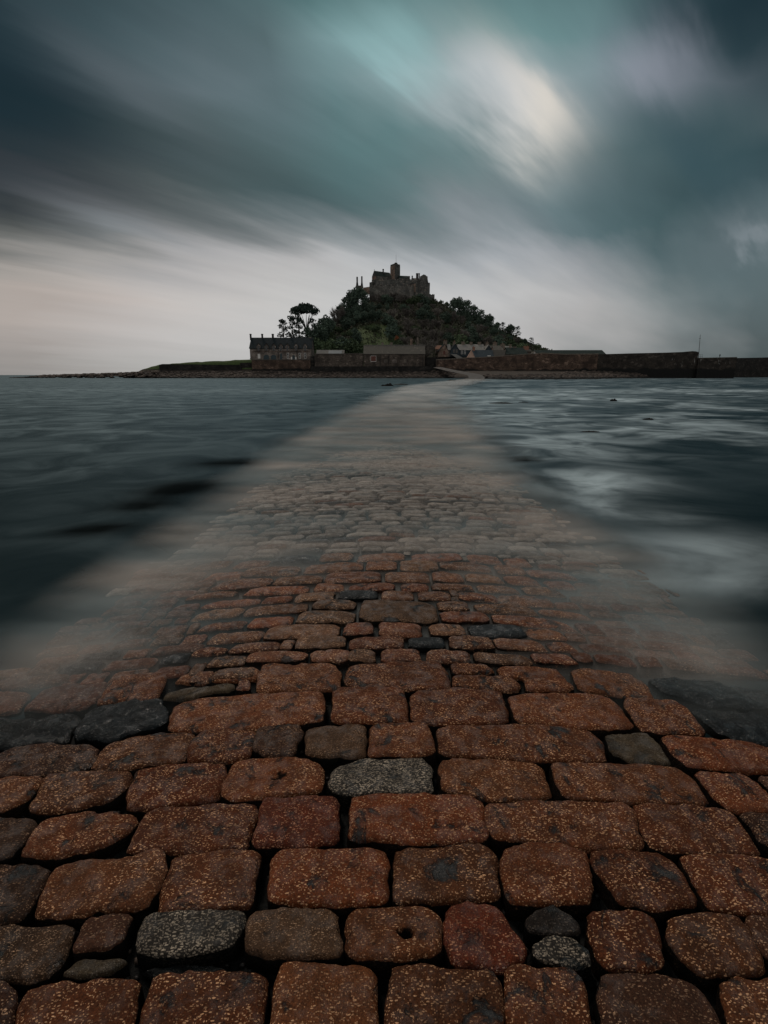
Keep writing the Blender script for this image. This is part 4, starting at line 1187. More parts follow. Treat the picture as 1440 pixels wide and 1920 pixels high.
# ---- shed with pale roof
D = 268
B = empty('shed', (P(619, 666, D).x, D, P(619, 668, D).z)); tag(B, 'low shed with a pale slab roof behind the rubble wall', 'shed')
gabled_front(B, 593.6, 644.5, 665.2, 657, 672, D, 6, 'rubble', 'slate_pale', .2)
a, b2 = P(616, 658.2, D + 1.8), P(641, 664.9, D + .4)
tp = MB().add([(a.x, D - .22, P(616, 665.6, D).z + .32), (b2.x, D - .22, P(616, 665.6, D).z + .32), (b2.x, D + 2.5, P(616, 658.3, D + 2.5).z + .30), (a.x, D + 2.5, P(616, 658.3, D + 2.5).z + .30)], [(0, 1, 2, 3)])
M['tarp'] = plain('tarp', (.09, .12, .14), .5, .15)
tp.add([v - Vector((0, 0, .12)) for v in tp.v], [(3, 2, 1, 0)]); tp.build('tarpaulin', M['tarp'], B)

# ---- barn on the quay
D = 264
B = empty('barn', (P(740, 688, D).x, D, P(740, 690, D).z)); tag(B, 'long low stone barn with brown slate roof and a red shuttered window', 'barn')
w_, rf, _ = gabled_front(B, 682.3, 796.6, 663.2, 648.2, 690, D, 10, 'rubble', 'slate_brown', .35)
q = MB()
rr = random.Random(3)
for k in range(34):
    x = 683 + k * 3.4
    v = P(x, 648, D + 5); q.box(v.x, v.x + .8, D + 4.8, D + 5.2, v.z + .05, v.z + .22 + rr.uniform(0, .25))
q.build('ridge_tiles', M['slate_pale'], rf)
window(B, 695.4, 705, 667.6, 677.6, D, 'white', 0, glass='red')
for x0, x1 in ((720, 727), (736, 744), (757, 762)):
    poly_prism(B, 'blocked_opening', M['coping_pale' if x0 == 757 else 'granite_wall'], [(x0, 680)] + [((x0 + x1) / 2 - (x1 - x0) / 2 * math.cos(math.pi * k / 6), 675.5 - 2.2 * math.sin(math.pi * k / 6)) for k in range(7)] + [(x1, 680)], D - .1, .09)
for x0 in (641, 713, 729, 793):
    if x0 > 690: MB().tube([P(x0, 664.4, D - .12), P(x0, 686, D - .12)], [.09, .09], 5).build('downpipe', M['cloth'], B)
# small things rising behind the barn
D = 279
for x0, x1, yt, lab, mt in ((715.5, 719, 642.6, 'pale square chimney block behind the barn roof, left one', 'coping_pale'), (731, 736, 642.3, 'pale broad chimney block behind the middle of the barn roof', 'coping_pale')):
    o = empty('chimney_stack', (P((x0 + x1) / 2, 652, D).x, D, 6)); tag(o, lab, 'chimney')
    a, b2 = P(x0, yt, D), P(x1, 660, D)
    MB().box(a.x, b2.x, D - .5, D + .5, 4.0, a.z).build('shaft', M[mt], o)
    MB().box(a.x - .12, b2.x + .12, D - .6, D + .6, a.z - .5, a.z - .2).build('cap', M['coping_pale'], o)
D = 281
o = empty('stone_post', (P(771.5, 652, D).x, D, 6)); tag(o, 'stout tapering brown stone pillar behind the barn roof', 'pillar')
a, b2 = P(768.2, 635, D), P(774.6, 650, D)
MB().prism([(a.x, D), (b2.x, D), (b2.x, D + 1.5), (a.x, D + 1.5)], 4.0, a.z, .62).build('shaft', M['castle_warm'], o)
o = empty('stone_post', (P(783.5, 652, D).x, D, 6)); tag(o, 'slender pale stone pillar with rounded top behind the barn roof', 'pillar')
a, b2 = P(781.6, 634, D), P(785.4, 650, D)
MB().prism([(a.x, D), (b2.x, D), (b2.x, D + 1), (a.x, D + 1)], 4.0, a.z, .6).build('shaft', M['coping_pale'], o)
v = P(783.5, 632.8, D); MB().prism([(v.x + .42 * math.cos(k), D + .5 + .42 * math.sin(k)) for k in np.arange(0, 6.2, .8)], a.z, v.z + .3, .4).build('cap', M['coping_pale'], o)

# ---- cottages on the right
D = 286
Cg = 'cottages behind the harbour wall'
B = empty('cottage', (P(831, 667, D).x, D, P(831, 668, D).z)); tag(B, 'small pink-grey gabled cottage with a red arched window', 'cottage', Cg)
gable_facing(B, 823.8, 840, 833.6, 656.7, 645.6, 669, D, 12, 'castle_warm', 'slate_dark')
pt = [(831, 664.6), (831, 660)] + [(833 - 2 * math.cos(math.pi * k / 6), 660 - 2.6 * math.sin(math.pi * k / 6)) for k in range(7)] + [(835, 660), (835, 664.6)]
poly_prism(B, 'window', M['red'], pt, D - .1, .09)
chimney(B, 831.4, 838, 639.2, 646, D + 6, 'chimney', 2)
B = empty('outhouse', (P(822, 660, D + 8).x, D + 8, P(822, 662, D + 8).z)); tag(B, 'little building with an orange-red roof left of the cottages', 'outhouse')
gabled_front(B, 817, 828, 654.5, 648, 662, D + 9, 5, 'rubble', 'terracotta', .2)
B = empty('cottage', (P(851, 667, D).x, D, P(851, 668, D).z)); tag(B, 'cottage with a dark slate-hung gable and pale lean-to roof', 'cottage', Cg)
gable_facing(B, 844.8, 861, 853.6, 656.7, 646, 669, D - 1, 12, 'slate_blue', 'slate_dark')
gabled_front(B, 840.2, 844.5, 656.5, 646.2, 669, D + 1, 8, 'granite_wall', 'slate_grey', .2)
window(B, 850, 852.3, 655.6, 660.4, D - 1, 'coping_pale', 1); window(B, 855, 857.5, 655.6, 661, D - 1, 'coping_pale', 1)
a = P(857, 663.5, D - 4); c_ = P(873, 672.5, D - 4)
q = MB().add([(a.x - 3, D - 1.2, a.z), (a.x, D - 1.2, a.z), (c_.x, D - 1.2, c_.z), (c_.x - 4.5, D - 5, c_.z), (a.x - 1, D - 5, P(857, 669, D - 4).z),
              ], [(0, 4, 3, 2, 1)])
q.add([v - Vector((0, 0, .25)) for v in q.v[:5]], [(1, 2, 3, 4, 0)]); q.build('lean_to_roof', M['slate_grey'], B)
chimney(B, 849.5, 853.8, 640.6, 647, D + 6, 'chimney', 1)
B = empty('cottage_row', (P(884, 667, D).x, D, P(884, 668, D).z)); tag(B, 'long row of cottages with one continuous pale slate roof', 'cottage', Cg)
w_, rf, _ = gabled_front(B, 859, 908, 656.2, 646.4, 669, D + 1, 9, 'slate_blue', 'slate_grey', .3)
for x0, x1, yt, pots in ((865.5, 871, 640.8, 2), (881, 885.5, 641.2, 1), (896, 901.5, 641.3, 2)): chimney(rf, x0, x1, yt, 647, D + 5.5, 'chimney', pots)
for x0, x1 in ((864.8, 867), (870.6, 872.6)): window(B, x0, x1, 657.8, 663.4, D + 1, 'white', 1, glass='glass')
B = empty('cottage', (P(916, 667, D).x, D, P(916, 668, D).z)); tag(B, 'dark gabled cottage at the right end of the long roof', 'cottage', Cg)
gable_facing(B, 909.2, 923.4, 916.4, 657, 647, 669, D - 1, 11, 'slate_blue', 'slate_grey')
chimney(B, 911, 915.4, 642.4, 648.5, D + 5, 'chimney', 1)
B = empty('cottage', (P(930, 667, D).x, D, P(930, 668, D).z)); tag(B, 'small cottage with a pale front slope and broad round chimney', 'cottage', Cg)
gable_facing(B, 925.4, 936, 931, 657, 651, 669, D - 2, 10, 'castle_warm', 'slate_pale')
gabled_front(B, 919, 934, 655.5, 648.6, 669, D + 2, 7, 'rubble', 'slate_brown', .2)
chimney(B, 924.4, 931.4, 642, 650, D + 4, 'chimney', 1)
D2 = 272
B = empty('boathouse', (P(905, 670, D2).x, D2, P(905, 671, D2).z)); tag(B, 'low building with a pinkish gable and dark blue slate roof', 'boathouse')
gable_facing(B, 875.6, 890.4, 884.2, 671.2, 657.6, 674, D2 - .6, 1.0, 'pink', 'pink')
gabled_front(B, 886.5, 926, 669.2, 657.2, 674, D2, 9, 'rubble', 'slate_blue', .3)
chimney(B, 886.2, 890, 650.6, 659, D2 + 4.5, 'terracotta', 1)
poly_prism(B, 'skylight', M['white'], [(914, 667.9), (914, 666.5), (920.4, 666.5), (920.4, 667.9)], D2 - .55, .15)
B = empty('cottage', (P(940, 667, D).x, D, P(940, 668, D).z)); tag(B, 'brown stone cottage with a blank gable wall and stout chimney', 'cottage', Cg)
gabled_front(B, 926.5, 943.5, 657, 648.8, 671, D2 + 4, 8, 'castle_warm', 'slate_brown', .2)
gabled_front(B, 926.5, 946, 668.5, 657, 673, D2 + .5, 3, 'rubble', 'slate_brown', .1)
chimney(B, 939, 946, 644.8, 652, D2 + 8, 'chimney', 1, 1.6)
B = empty('cottage', (P(968, 665, D2).x, D2, P(968, 667, D2).z)); tag(B, 'low cottage with a broad blue-grey roof sweeping down to the wall', 'cottage', Cg)
w_, rf, _ = gabled_front(B, 948, 990, 664, 652.5, 668, D2 + 3, 12, 'coping_pale', 'slate_green', .3, hip=1.5)
chimney(rf, 955, 958.4, 645.5, 653, D2 + 9, 'chimney', 1); chimney(rf, 962.6, 967.6, 650, 654, D2 + 9, 'coping_pale', 1)
gabled_front(B, 946.5, 960, 651.8, 649.4, 656, D2 + 14, 5, 'rubble', 'slate_pale', .2)
B = empty('cottage', (P(986, 660, 284).x, 284, P(986, 664, 284).z)); tag(B, 'cottage showing only its massive brick chimney beside the trees', 'cottage', Cg)
gabled_front(B, 978, 996, 659, 655, 668, 284, 7, 'rubble', 'slate_brown', .2)
chimney(B, 982, 990.6, 649.5, 657, 287, 'terracotta', 2, 2)
B = empty('net_store', (P(1002, 663, 268).x, 268, P(1002, 665, 268).z)); tag(B, 'tiny white gable end peeping over the harbour wall', 'shed')
gable_facing(B, 999.4, 1005.8, 1002.8, 663.2, 658.8, 667, 268, 5, 'white', 'slate_brown', .12)
B = empty('store', (P(1070, 664, 270).x, 270, P(1070, 667, 270).z)); tag(B, 'very long low building with a grey-green roof behind the harbour wall', 'store')
q = MB()
a0, a1 = P(1012, 665.5, 268), P(1136, 664.5, 268)
gabled_front(B, 1006.5, 1136, 665.2, 657.2, 669, 269, 12, 'rubble', 'slate_green', .3)

# ---- castle
D = 400
K = empty('castle', (P(750, 560, D).x, D + 12, P(750, 560, D).z - 3)); tag(K, 'dark granite castle with square tower and chimneys crowning the hill', 'castle')
def X(px, D_, py=540): return P(px, py, D_).x
def block(name, fp, ytop, ybot, mat, parent=K, Dz=400, bat=0, par=True):
    """fp: (px, D) footprint"""
    pts = [(X(a, d), d) for a, d in fp]
    z1 = P(740, ytop, Dz).z; z0_ = P(740, ybot, Dz).z
    o = MB().prism(pts, z0_, z1).build(name, M[mat], parent)
    if bat:
        q = MB()
        n_ = len(pts)
        for i in range(n_):
            p0, p1 = Vector((*pts[i], 0)), Vector((*pts[(i + 1) % n_], 0))
            L = (p1 - p0).length; k = max(2, int(L / bat)); d = (p1 - p0) / k; nrm = Vector((d.y, -d.x, 0)).normalized() * .3
            for j in range(k):
                a = p0 + d * (j + .1); b2 = p0 + d * (j + .62)
                q.prism([(a.x, a.y), (b2.x, b2.y), (b2.x - nrm.x * 2, b2.y - nrm.y * 2), (a.x - nrm.x * 2, a.y - nrm.y * 2)], z1 - .002, z1 + .9)
        q.build('battlement', M[mat], o)
    return o
tw = block('tower', [(731.8, 405), (740.2, 399), (750, 404), (741.6, 410)], 496.6, 530, 'castle_stone', bat=1.3)
lf = block('tower_face', [(731.6, 404.9), (740.1, 398.8), (740.2, 398.99), (731.8, 405.0)], 497.2, 524, 'castle_warm', tw, 400)  # thin skin on the left face, warm sunset light put into its colour
tr = block('stair_turret', [(739.6, 402.5), (742, 401), (744.9, 402.5), (744.9, 405.5), (741.5, 406.5)], 491.4, 498, 'castle_stone', tw, bat=.8)
a = P(742.6, 491, 403); fl = MB().tube([a, a + Vector((0, 0, 4.8))], [.10, .06], 5).build('flagpole', M['metal'], tw)
def roofed(name, A_, B_, C_, E_, ye, yr, yb, mat, roofm, parent=K):
    """A,B gable end (A left, B right near), C,E far; ridge mid(AB)->mid(CE)"""
    pa, pb, pc, pe = [Vector((X(p_[0], p_[1]), p_[1], 0)) for p_ in (A_, B_, C_, E_)]
    ze, zr, zb = P(740, ye, 400).z, P(740, yr, 400).z, P(740, yb, 400).z
    m1, m2 = (pa + pb) / 2, (pc + pe) / 2
    vs = [Vector((v.x, v.y, zb)) for v in (pa, pb, pc, pe)] + [Vector((v.x, v.y, ze)) for v in (pa, pb, pc, pe)] + [Vector((m1.x, m1.y, zr)), Vector((m2.x, m2.y, zr))]
    o = MB().add(vs, [(3, 2, 1, 0), (0, 1, 5, 8, 4), (1, 2, 6, 5), (2, 3, 7, 9, 6), (3, 0, 4, 7), (4, 8, 9, 7), (5, 6, 9, 8)]).build(name, M[mat], parent)
    up = Vector((0, 0, .3))
    q = MB()
    for e0, e1 in ((pa, pe), (pb, pc)):
        lo0, lo1 = Vector((e0.x, e0.y, ze)) - Vector((0, 0, .1)), Vector((e1.x, e1.y, ze)) - Vector((0, 0, .1))
        r0, r1 = Vector((m1.x, m1.y, zr)), Vector((m2.x, m2.y, zr))
        b4 = [lo0 + up * .1, lo1 + up * .1, r1 + up * .1, r0 + up * .1]
        q.add(b4 + [v + up for v in b4], [(3, 2, 1, 0), (4, 5, 6, 7), (0, 1, 5, 4), (1, 2, 6, 5), (2, 3, 7, 6), (3, 0, 4, 7)])
    q.build('roof', M[roofm], o)
    return o
ch = roofed('chapel', (697.4, 402), (705.6, 396.5), (734, 404), (727, 410), 518.5, 508.8, 552, 'castle_stone', 'slate_green')
v = P(702.0, 509, 399.3); MB().tube([v - Vector((0, 0, .4)), v + Vector((0, 0, 1.7))], [.18, .06], 5).tube([v + Vector((-.4, 0, 1.0)), v + Vector((.4, 0, 1.0))], [.08, .08], 4).build('finial', M['castle_stone'], ch)
block('chapel_front', [(697.6, 401.7), (705.2, 396.5), (705.4, 396.7), (697.8, 401.95)], 519.5, 540, 'castle_warm', ch)  # left-facing gable skin, warm tint of the light put into its colour
roofed('great_hall', (719, 407), (724, 401.5), (740, 404), (736, 409.6), 517, 511.2, 530, 'castle_stone', 'slate_green')
nv = roofed('east_range', (746, 405), (747, 399), (768.5, 401), (768.5, 407), 521.5, 516.6, 552, 'castle_stone', 'slate_green')
block('parapet', [(764, 400.8), (768, 400.8), (768, 401.6), (764, 401.6)], 517.2, 522, 'castle_stone')
hall = block('main_range', [(697, 399), (706, 394.5), (772, 396.5), (772, 408), (697, 408)], 527.6, 566, 'castle_stone', bat=1.8)
block('terrace', [(692.6, 397), (704, 390.5), (776, 392.5), (776, 398), (692.6, 404)], 540, 572, 'castle_light', bat=2.0)
block('west_turret', [(692.8, 397), (697.6, 394.4), (700, 397.4), (695, 400)], 531, 548, 'castle_stone')
block('west_wall', [(681, 401), (695.5, 396.5), (695.5, 399), (681, 404)], 538.8, 552, 'castle_warm')
eb = block('east_tower', [(770, 396.5), (779.3, 391), (806, 395.5), (806, 407), (770, 407)], 534.6, 569, 'castle_stone', bat=1.6)
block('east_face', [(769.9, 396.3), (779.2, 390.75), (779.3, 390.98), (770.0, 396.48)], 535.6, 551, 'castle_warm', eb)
MB().prism([(X(804.3, 396), 396), (X(806.2, 396), 396), (X(806.2, 398), 398), (X(804.3, 398), 398)], P(740, 536, 400).z, P(740, 531.6, 400).z, .5).build('pinnacle', M['castle_stone'], eb)
roofed('north_house', (787, 397), (801.5, 397.5), (801.5, 406), (787, 406), 519.8, 515.6, 536, 'castle_stone', 'slate_green', eb)
roofed('lodging', (771, 402), (771.5, 396.5), (789, 398), (789, 405), 527.5, 521.4, 536, 'castle_stone', 'slate_green', eb)
q = MB().add([(X(800.5, 397.6), 397.6, P(740, 519.6, 400).z), (X(800.5, 405), 405, P(740, 519.6, 400).z), (X(804, 405), 405, P(740, 536, 400).z), (X(804, 397.6), 397.6, P(740, 536, 400).z), (X(799, 397.6), 397.6, P(740, 536, 400).z), (X(799, 405), 405, P(740, 536, 400).z)],
             [(0, 3, 2, 1), (0, 4, 3), (1, 2, 5)]); q.build('buttress', M['castle_stone'], eb)
block('low_battlement', [(805, 398), (815.2, 399), (815.2, 403), (805, 402)], 554.5, 575, 'castle_stone', bat=1.5)
for x0, x1, yt, yb, Dc in ((717.2, 719.7, 504.4, 514, 402), (772, 773.9, 517, 525, 399), (780.2, 784.2, 512.4, 524, 400), (785.0, 786.9, 512.4, 524, 402), (796.6, 798, 515.6, 521, 401)):
    a, b2 = P(x0, yt, Dc), P(x1, yb, Dc)
    MB().box(a.x, b2.x, Dc - .5, Dc + .5, b2.z - 1.5, a.z).box(a.x - .12, b2.x + .12, Dc - .62, Dc + .62, a.z - .5, a.z - .2).build('chimney', M['chimney_dark'], K)
wt = block('west_lodge', [(667.5, 404), (680.5, 404), (680.5, 410), (667.5, 410)], 533.5, 556, 'castle_stone')
for x0, x1, yt in ((668.2, 671.2, 519.2), (677.1, 679.9, 518.2)):
    a, b2 = P(x0, yt, 406), P(x1, 536, 406); m_ = (a.x + b2.x) / 2; hw = (b2.x - a.x) / 2
    zb_, zk = b2.z - 1.5, P(740, 529.5, 406).z
    MB().prism([(a.x, 405.4), (b2.x, 405.4), (b2.x, 406.6), (a.x, 406.6)], zk, a.z).prism([(m_ - hw * 2, 405), (m_ + hw * 2, 405), (m_ + hw * 2, 407), (m_ - hw * 2, 407)], zb_, zk - .003, .55).build('chimney', M['chimney_dark'], wt)
def cwin(px, py, w_, h_, D_, parent=K, mat='glass'):
    a, b2 = P(px - w_ / 2, py - h_ / 2, D_), P(px + w_ / 2, py + h_ / 2, D_)
    MB().box(a.x, b2.x, D_ - .12, D_ + .12, b2.z, a.z).build('window', M[mat], parent)
def DM(px): return 394.5 + (px - 706) / 66 * 2.0
for px in (712, 718.5, 725, 731, 735, 744, 752, 760, 767): cwin(px, 533, 1.3, 2.8, DM(px), hall)
for px in (714, 720.5, 727.5, 761, 766): cwin(px, 538, 1.4, 2.6, DM(px), hall)
for px in (722, 728, 758, 765): cwin(px, 545.5, 1.5, 2.2, 390.5 + (px - 704) / 72 * 2)
def DE(px): return 391 + (px - 779.3) / 26.7 * 4.5
for px, py in ((784.8, 539), (789.5, 539), (796, 540), (785, 546), (793, 547)): cwin(px, py, 1.3, 2.0, DE(px), eb)
cwin(790.8, 523.5, 2.2, 3.2, 397.1, eb); cwin(797, 525, 1.4, 2.2, 397.4, eb)
for px, py in ((773.2, 539.4), (775.6, 546)):
    Dq = 396.3 - (px - 769.9) / 9.3 * 5.5 - .1; cwin(px, py, 1.4, 2.0, Dq, eb)
cwin(701, 521, 1.4, 6, 399.0, ch, 'red'); cwin(735.5, 507, .8, 2.2, 402.0, tw); cwin(745, 506, .8, 2.2, 401.2, tw)
for px in (756, 761):
    q = P(px, 524, 398.5); cwin(px, 524.6, 1.3, 1.8, 399.4, nv)

# ------------------------------------------------------------------ trees
def leaves(blobs, seed, density, leaf, flat=False):
    rg = np.random.RandomState(seed)
    V = []; F = []
    for (bx, by, bz, rx, ry, rz) in blobs:
        n_ = int(density * (rx * ry + rx * rz + ry * rz) / 3 * 4.2)
        d = rg.normal(size=(n_, 3)); d /= np.linalg.norm(d, axis=1, keepdims=True)
        rad = rg.uniform(.62, 1.06, n_) * (1 + .18 * vn(d[:, 0] * 3 + bx, d[:, 1] * 3, d[:, 2] * 3 + bz, seed))
        c = np.stack([bx + d[:, 0] * rx * rad, by + d[:, 1] * ry * rad, bz + d[:, 2] * rz * rad], 1)
        a = rg.normal(size=(n_, 3)); a /= np.linalg.norm(a, axis=1, keepdims=True)
        if flat: a[:, 2] *= .35
        b_ = np.cross(a, rg.normal(size=(n_, 3))); b_ /= np.linalg.norm(b_, axis=1, keepdims=True)
        s_ = rg.uniform(.5, 1.3, (n_, 1)) * leaf
        base = len(V)
        q = np.stack([c - a * s_ - b_ * s_ * .6, c + a * s_ - b_ * s_ * .35, c + a * s_ * .8 + b_ * s_ * .6, c - a * s_ * .7 + b_ * s_ * .5], 1).reshape(-1, 3)
        V += [tuple(v) for v in q]
        F += [(base + 4 * i, base + 4 * i + 1, base + 4 * i + 2, base + 4 * i + 3) for i in range(n_)]
    return V, F

def proto(kind, seed):
    """unit tree 10 m tall -> (crown mesh, trunk mesh)"""
    rr = random.Random(seed); T_ = MB(); bl_ = []; br = []
    if kind == 'round':
        T_.tube([(0, 0, -1.5), (rr.uniform(-.2, .2), 0, 2), (rr.uniform(-.4, .4), rr.uniform(-.3, .3), 5)], [.42, .34, .2], 7)
        for k in range(17):
            a = rr.uniform(0, 6.28); h = rr.uniform(.9, 8.4); q = math.sin(math.pi * min(1, (h + 1.2) / 11.2)) ** .7
            r = rr.uniform(1.3, 2.6) * q
            R_ = rr.uniform(.2, .55) * 4.2 * q
            bl_.append((R_ * math.cos(a), R_ * math.sin(a), h, r * 1.15, r * 1.15, r * .85))
            if k % 2 == 0: T_.tube([(0, 0, max(1.5, h - 3)), (R_ * .6 * math.cos(a), R_ * .6 * math.sin(a), h - .6)], [.18, .08], 5)
        bl_.append((0, 0, 8.6, 1.5, 1.5, 1.2)); dens, lf = 9, .34
    elif kind == 'scots':
        x = 0; pts = [(0, 0, -1.5), (.15, 0, 3), (-.1, .1, 6.5), (.15, 0, 9)]
        T_.tube(pts, [.3, .25, .18, .08], 7)
        for k in range(15):
            h = 2.6 + k * .5 + rr.uniform(-.3, .3); a = k * 2.4 + rr.uniform(-.5, .5)
            L = (1 - ((h - 2) / 9.5) ** 1.6) * rr.uniform(1.6, 3.6) + .4
            ex, ey = L * math.cos(a), L * math.sin(a) * .8
            T_.tube([(0, 0, h - .5), (ex * .5, ey * .5, h - .2), (ex, ey, h + .2)], [.12, .07, .03], 5)
            bl_.append((ex * .85, ey * .85, h + .25, rr.uniform(.8, 1.5), rr.uniform(.8, 1.3), rr.uniform(.28, .5)))
        bl_.append((.1, 0, 9.4, 1.3, 1.2, .55)); dens, lf = 16, .24
    elif kind == 'umbrella':
        T_.tube([(0, 0, -2), (.1, 0, 2), (.15, 0, 4.6)], [.34, .28, .22], 8)
        for k in range(9):
            a = k * .7; L = rr.uniform(1.6, 3.3)
            T_.tube([(.15, 0, 4.5 + (k % 3) * .25), (L * .45 * math.cos(a), L * .45 * math.sin(a), 6.3), (L * math.cos(a), L * math.sin(a) * .9, 8.2 - L * .15)], [.16, .10, .04], 5)
        for k in range(54):
            a = rr.uniform(0, 6.28); L = math.sqrt(rr.random()) * 3.5
            bl_.append((L * math.cos(a), L * math.sin(a) * .9, 9.25 - (L / 3.4) ** 2 * 1.0 + rr.uniform(-.2, .2), rr.uniform(.65, 1.1), .85, rr.uniform(.28, .42)))
        dens, lf = 22, .22
    elif kind == 'bare':
        T_.tube([(0, 0, -1.5), (0, 0, 2.2), (.2, 0, 4)], [.32, .26, .16], 6)
        rg = np.random.RandomState(seed); V = []; F = []
        for k in range(16):
            a = rr.uniform(0, 6.28); sp_ = rr.uniform(.5, 2.6); h = rr.uniform(5.5, 9)
            mid = Vector((sp_ * .5 * math.cos(a), sp_ * .5 * math.sin(a), h * .6)); end = Vector((sp_ * 1.2 * math.cos(a), sp_ * 1.2 * math.sin(a), h))
            T_.tube([(0, 0, rr.uniform(1.4, 3)), mid, end], [.14, .08, .03], 4)
            for q in range(150):
                f = rr.uniform(.25, 1); o_ = mid.lerp(end, f) if f > .4 else Vector((0, 0, 2)).lerp(mid, f + .5)
                d = Vector((rr.gauss(0, .55) + math.cos(a) * .4, rr.gauss(0, .55) + math.sin(a) * .4, rr.uniform(.2, 1.2))).normalized() * rr.uniform(.5, 1.5)
                s_ = d.cross(Vector((rr.gauss(0, 1), rr.gauss(0, 1), rr.gauss(0, 1)))).normalized() * .035
                b = len(V); V += [tuple(o_ - s_), tuple(o_ + s_), tuple(o_ + d + s_ * .5), tuple(o_ + d - s_ * .5)]; F.append((b, b + 1, b + 2, b + 3))
        return (V, F), T_
    else:  # bush
        T_.tube([(0, 0, -.8), (0, 0, 3)], [.25, .12], 5)
        for k in range(11):
            a = rr.uniform(0, 6.28); L = rr.uniform(.5, 4)
            bl_.append((L * math.cos(a), L * math.sin(a) * .8, rr.uniform(1.5, 7.2 - L * .9), rr.uniform(1.6, 2.6), 2, rr.uniform(1.4, 2.3)))
        dens, lf = 8, .36
    return leaves(bl_, seed, dens, lf), T_
KN = {'round': ('evergreen_tree', 'evergreen', 'trunk', 3), 'scots': ('pine_tree', 'pine', 'trunk', 3), 'umbrella': ('umbrella_pine', 'pine', 'trunk', 1), 'bare': ('bare_tree', 'bare', 'trunk_pale', 3), 'bush': ('bush', 'bush', 'trunk', 2)}
PR = {}
for k, (nm, cm, tm, cnt) in KN.items():
    PR[k] = []
    for i in range(cnt):
        (V, F), T_ = proto(k, 100 + i * 7)
        mc = bpy.data.meshes.new('crown'); mc.from_pydata(V, [], F); mc.materials.append(M[cm])
        mt = bpy.data.meshes.new('trunk'); mt.from_pydata([tuple(v) for v in T_.v], [], T_.f); mt.materials.append(M[tm])
        mt.polygons.foreach_set('use_smooth', [True] * len(mt.polygons))
        PR[k].append((mc, mt))
trg = random.Random(77)
def tree(kind, px, ytop, D, wid=1.0, label=None, group=None, h=None, base=None, mat=None, var=None):
    """stands on the hill at pixel column px; its top reaches ytop"""
    top = P(px, ytop, D)
    zb = float(hillz(top.x, D)) if base is None else base
    hh = top.z - zb
    if h: hh = h; zb = top.z - h
    if hh < 3: hh = 3; zb = top.z - 3
    nm = KN[kind][0]
    e = empty(nm, (top.x, D, zb)); s_ = hh / (9.9 if kind != 'bush' else 8.2)
    sx = s_ * wid
    e.rotation_euler = (0, 0, trg.uniform(0, 6.28) if kind not in ('umbrella',) else 0)
    e.scale = (sx, sx, s_)
    mc, mt = PR[kind][trg.randrange(len(PR[kind])) if var is None else var]
    for n_, me2 in (('crown', mc), ('trunk', mt)):
        o = bpy.data.objects.new(n_, me2); COL.objects.link(o); o.parent = e
        if mat and n_ == 'crown':
            o.material_slots[0].link = 'OBJECT'; o.material_slots[0].material = M[mat]
    tag(e, label, {'round': 'tree', 'scots': 'pine tree', 'umbrella': 'pine tree', 'bare': 'tree', 'bush': 'bush'}[kind], group)
    return e
Gt = 'trees on the castle hill'
tree('umbrella', 572.5, 566, 312, .70, 'tall flat-topped umbrella pine rising above the long house', Gt)
tree('scots', 531, 599.5, 305, .66, 'layered pine standing furthest left behind the long house', Gt)
tree('scots', 548, 592.5, 309, .62, 'layered pine left of the umbrella pine', Gt)
tree('scots', 560, 594, 306, .68, 'dense pine right under the crown of the umbrella pine', Gt)
tree('scots', 584, 597, 308, .5, 'pine with a long side branch right of the umbrella pine', Gt)
tree('round', 577, 612, 304, .7, 'dark rounded evergreen in front of the umbrella pine trunk', Gt)
for a_, b_, c_, d2, e_, l_ in (
    (598, 606, 330, 'round', 1.0, 'low dark evergreen at the left foot of the hill crest line'),
    (611, 590, 345, 'round', 1.0, 'rounded evergreen on the left skyline below the bare tree'),
    (631, 571, 365, 'bare', 1.1, 'thin bare tree on the left skyline of the hill'),
    (640, 567, 372, 'round', .8, 'small evergreen on the left skyline beside the bare tree'),
    (655, 548, 385, 'round', 1.0, 'dark evergreen left of the twin chimneys, lower of two'),
    (668, 536, 392, 'round', 1.1, 'big dark evergreen right under the twin chimneys'),
    (684, 545, 390, 'round', 1.0, 'dark evergreen below the low castle wall right of the twin chimneys'),
    (826, 562, 396, 'bush', 1.0, 'low bush on the skyline right of the castle'),
    (838, 564, 396, 'bush', 1.0, 'second low bush on the skyline between castle and the tall evergreens'),
    (851, 558, 388, 'round', .9, 'left one of the tall evergreens on the right skyline'),
    (862, 555.5, 388, 'round', 1.0, 'tallest evergreen on the right skyline of the hill'),
    (877, 562, 386, 'round', .9, 'evergreen just right of the tallest one on the right skyline'),
    (889, 571, 384, 'round', 1.0, 'evergreen on the upper right skyline, third from the castle side group'),
    (903, 580, 382, 'round', 1.0, 'evergreen midway down the right skyline'),
    (918, 588, 380, 'round', 1.0, 'evergreen on the right skyline below the midway one'),
    (932, 603, 376, 'round', .9, 'low evergreen filling the dip of the right skyline'),
    (943, 605, 374, 'scots', 1.2, 'airy pine on the right skyline before the last evergreens'),
    (957, 607, 372, 'round', 1.1, 'broad evergreen with sky showing through on the right skyline'),
    (970, 613, 370, 'scots', 1.2, 'airy pine with sky gaps near the right end of the wood'),
    (984, 634, 350, 'round', 1.0, 'small evergreen at the right foot of the wood'),
    (996, 633, 345, 'scots', 1.1, 'ragged pine at the right foot of the wood'),
    (1008, 643, 340, 'bush', 1.1, 'rounded bush at the right foot of the wood'),
    (1017, 651, 330, 'bush', .9, 'last small bush at the right end of the wood')):
    tree(d2, a_, b_, c_, e_, l_, Gt)
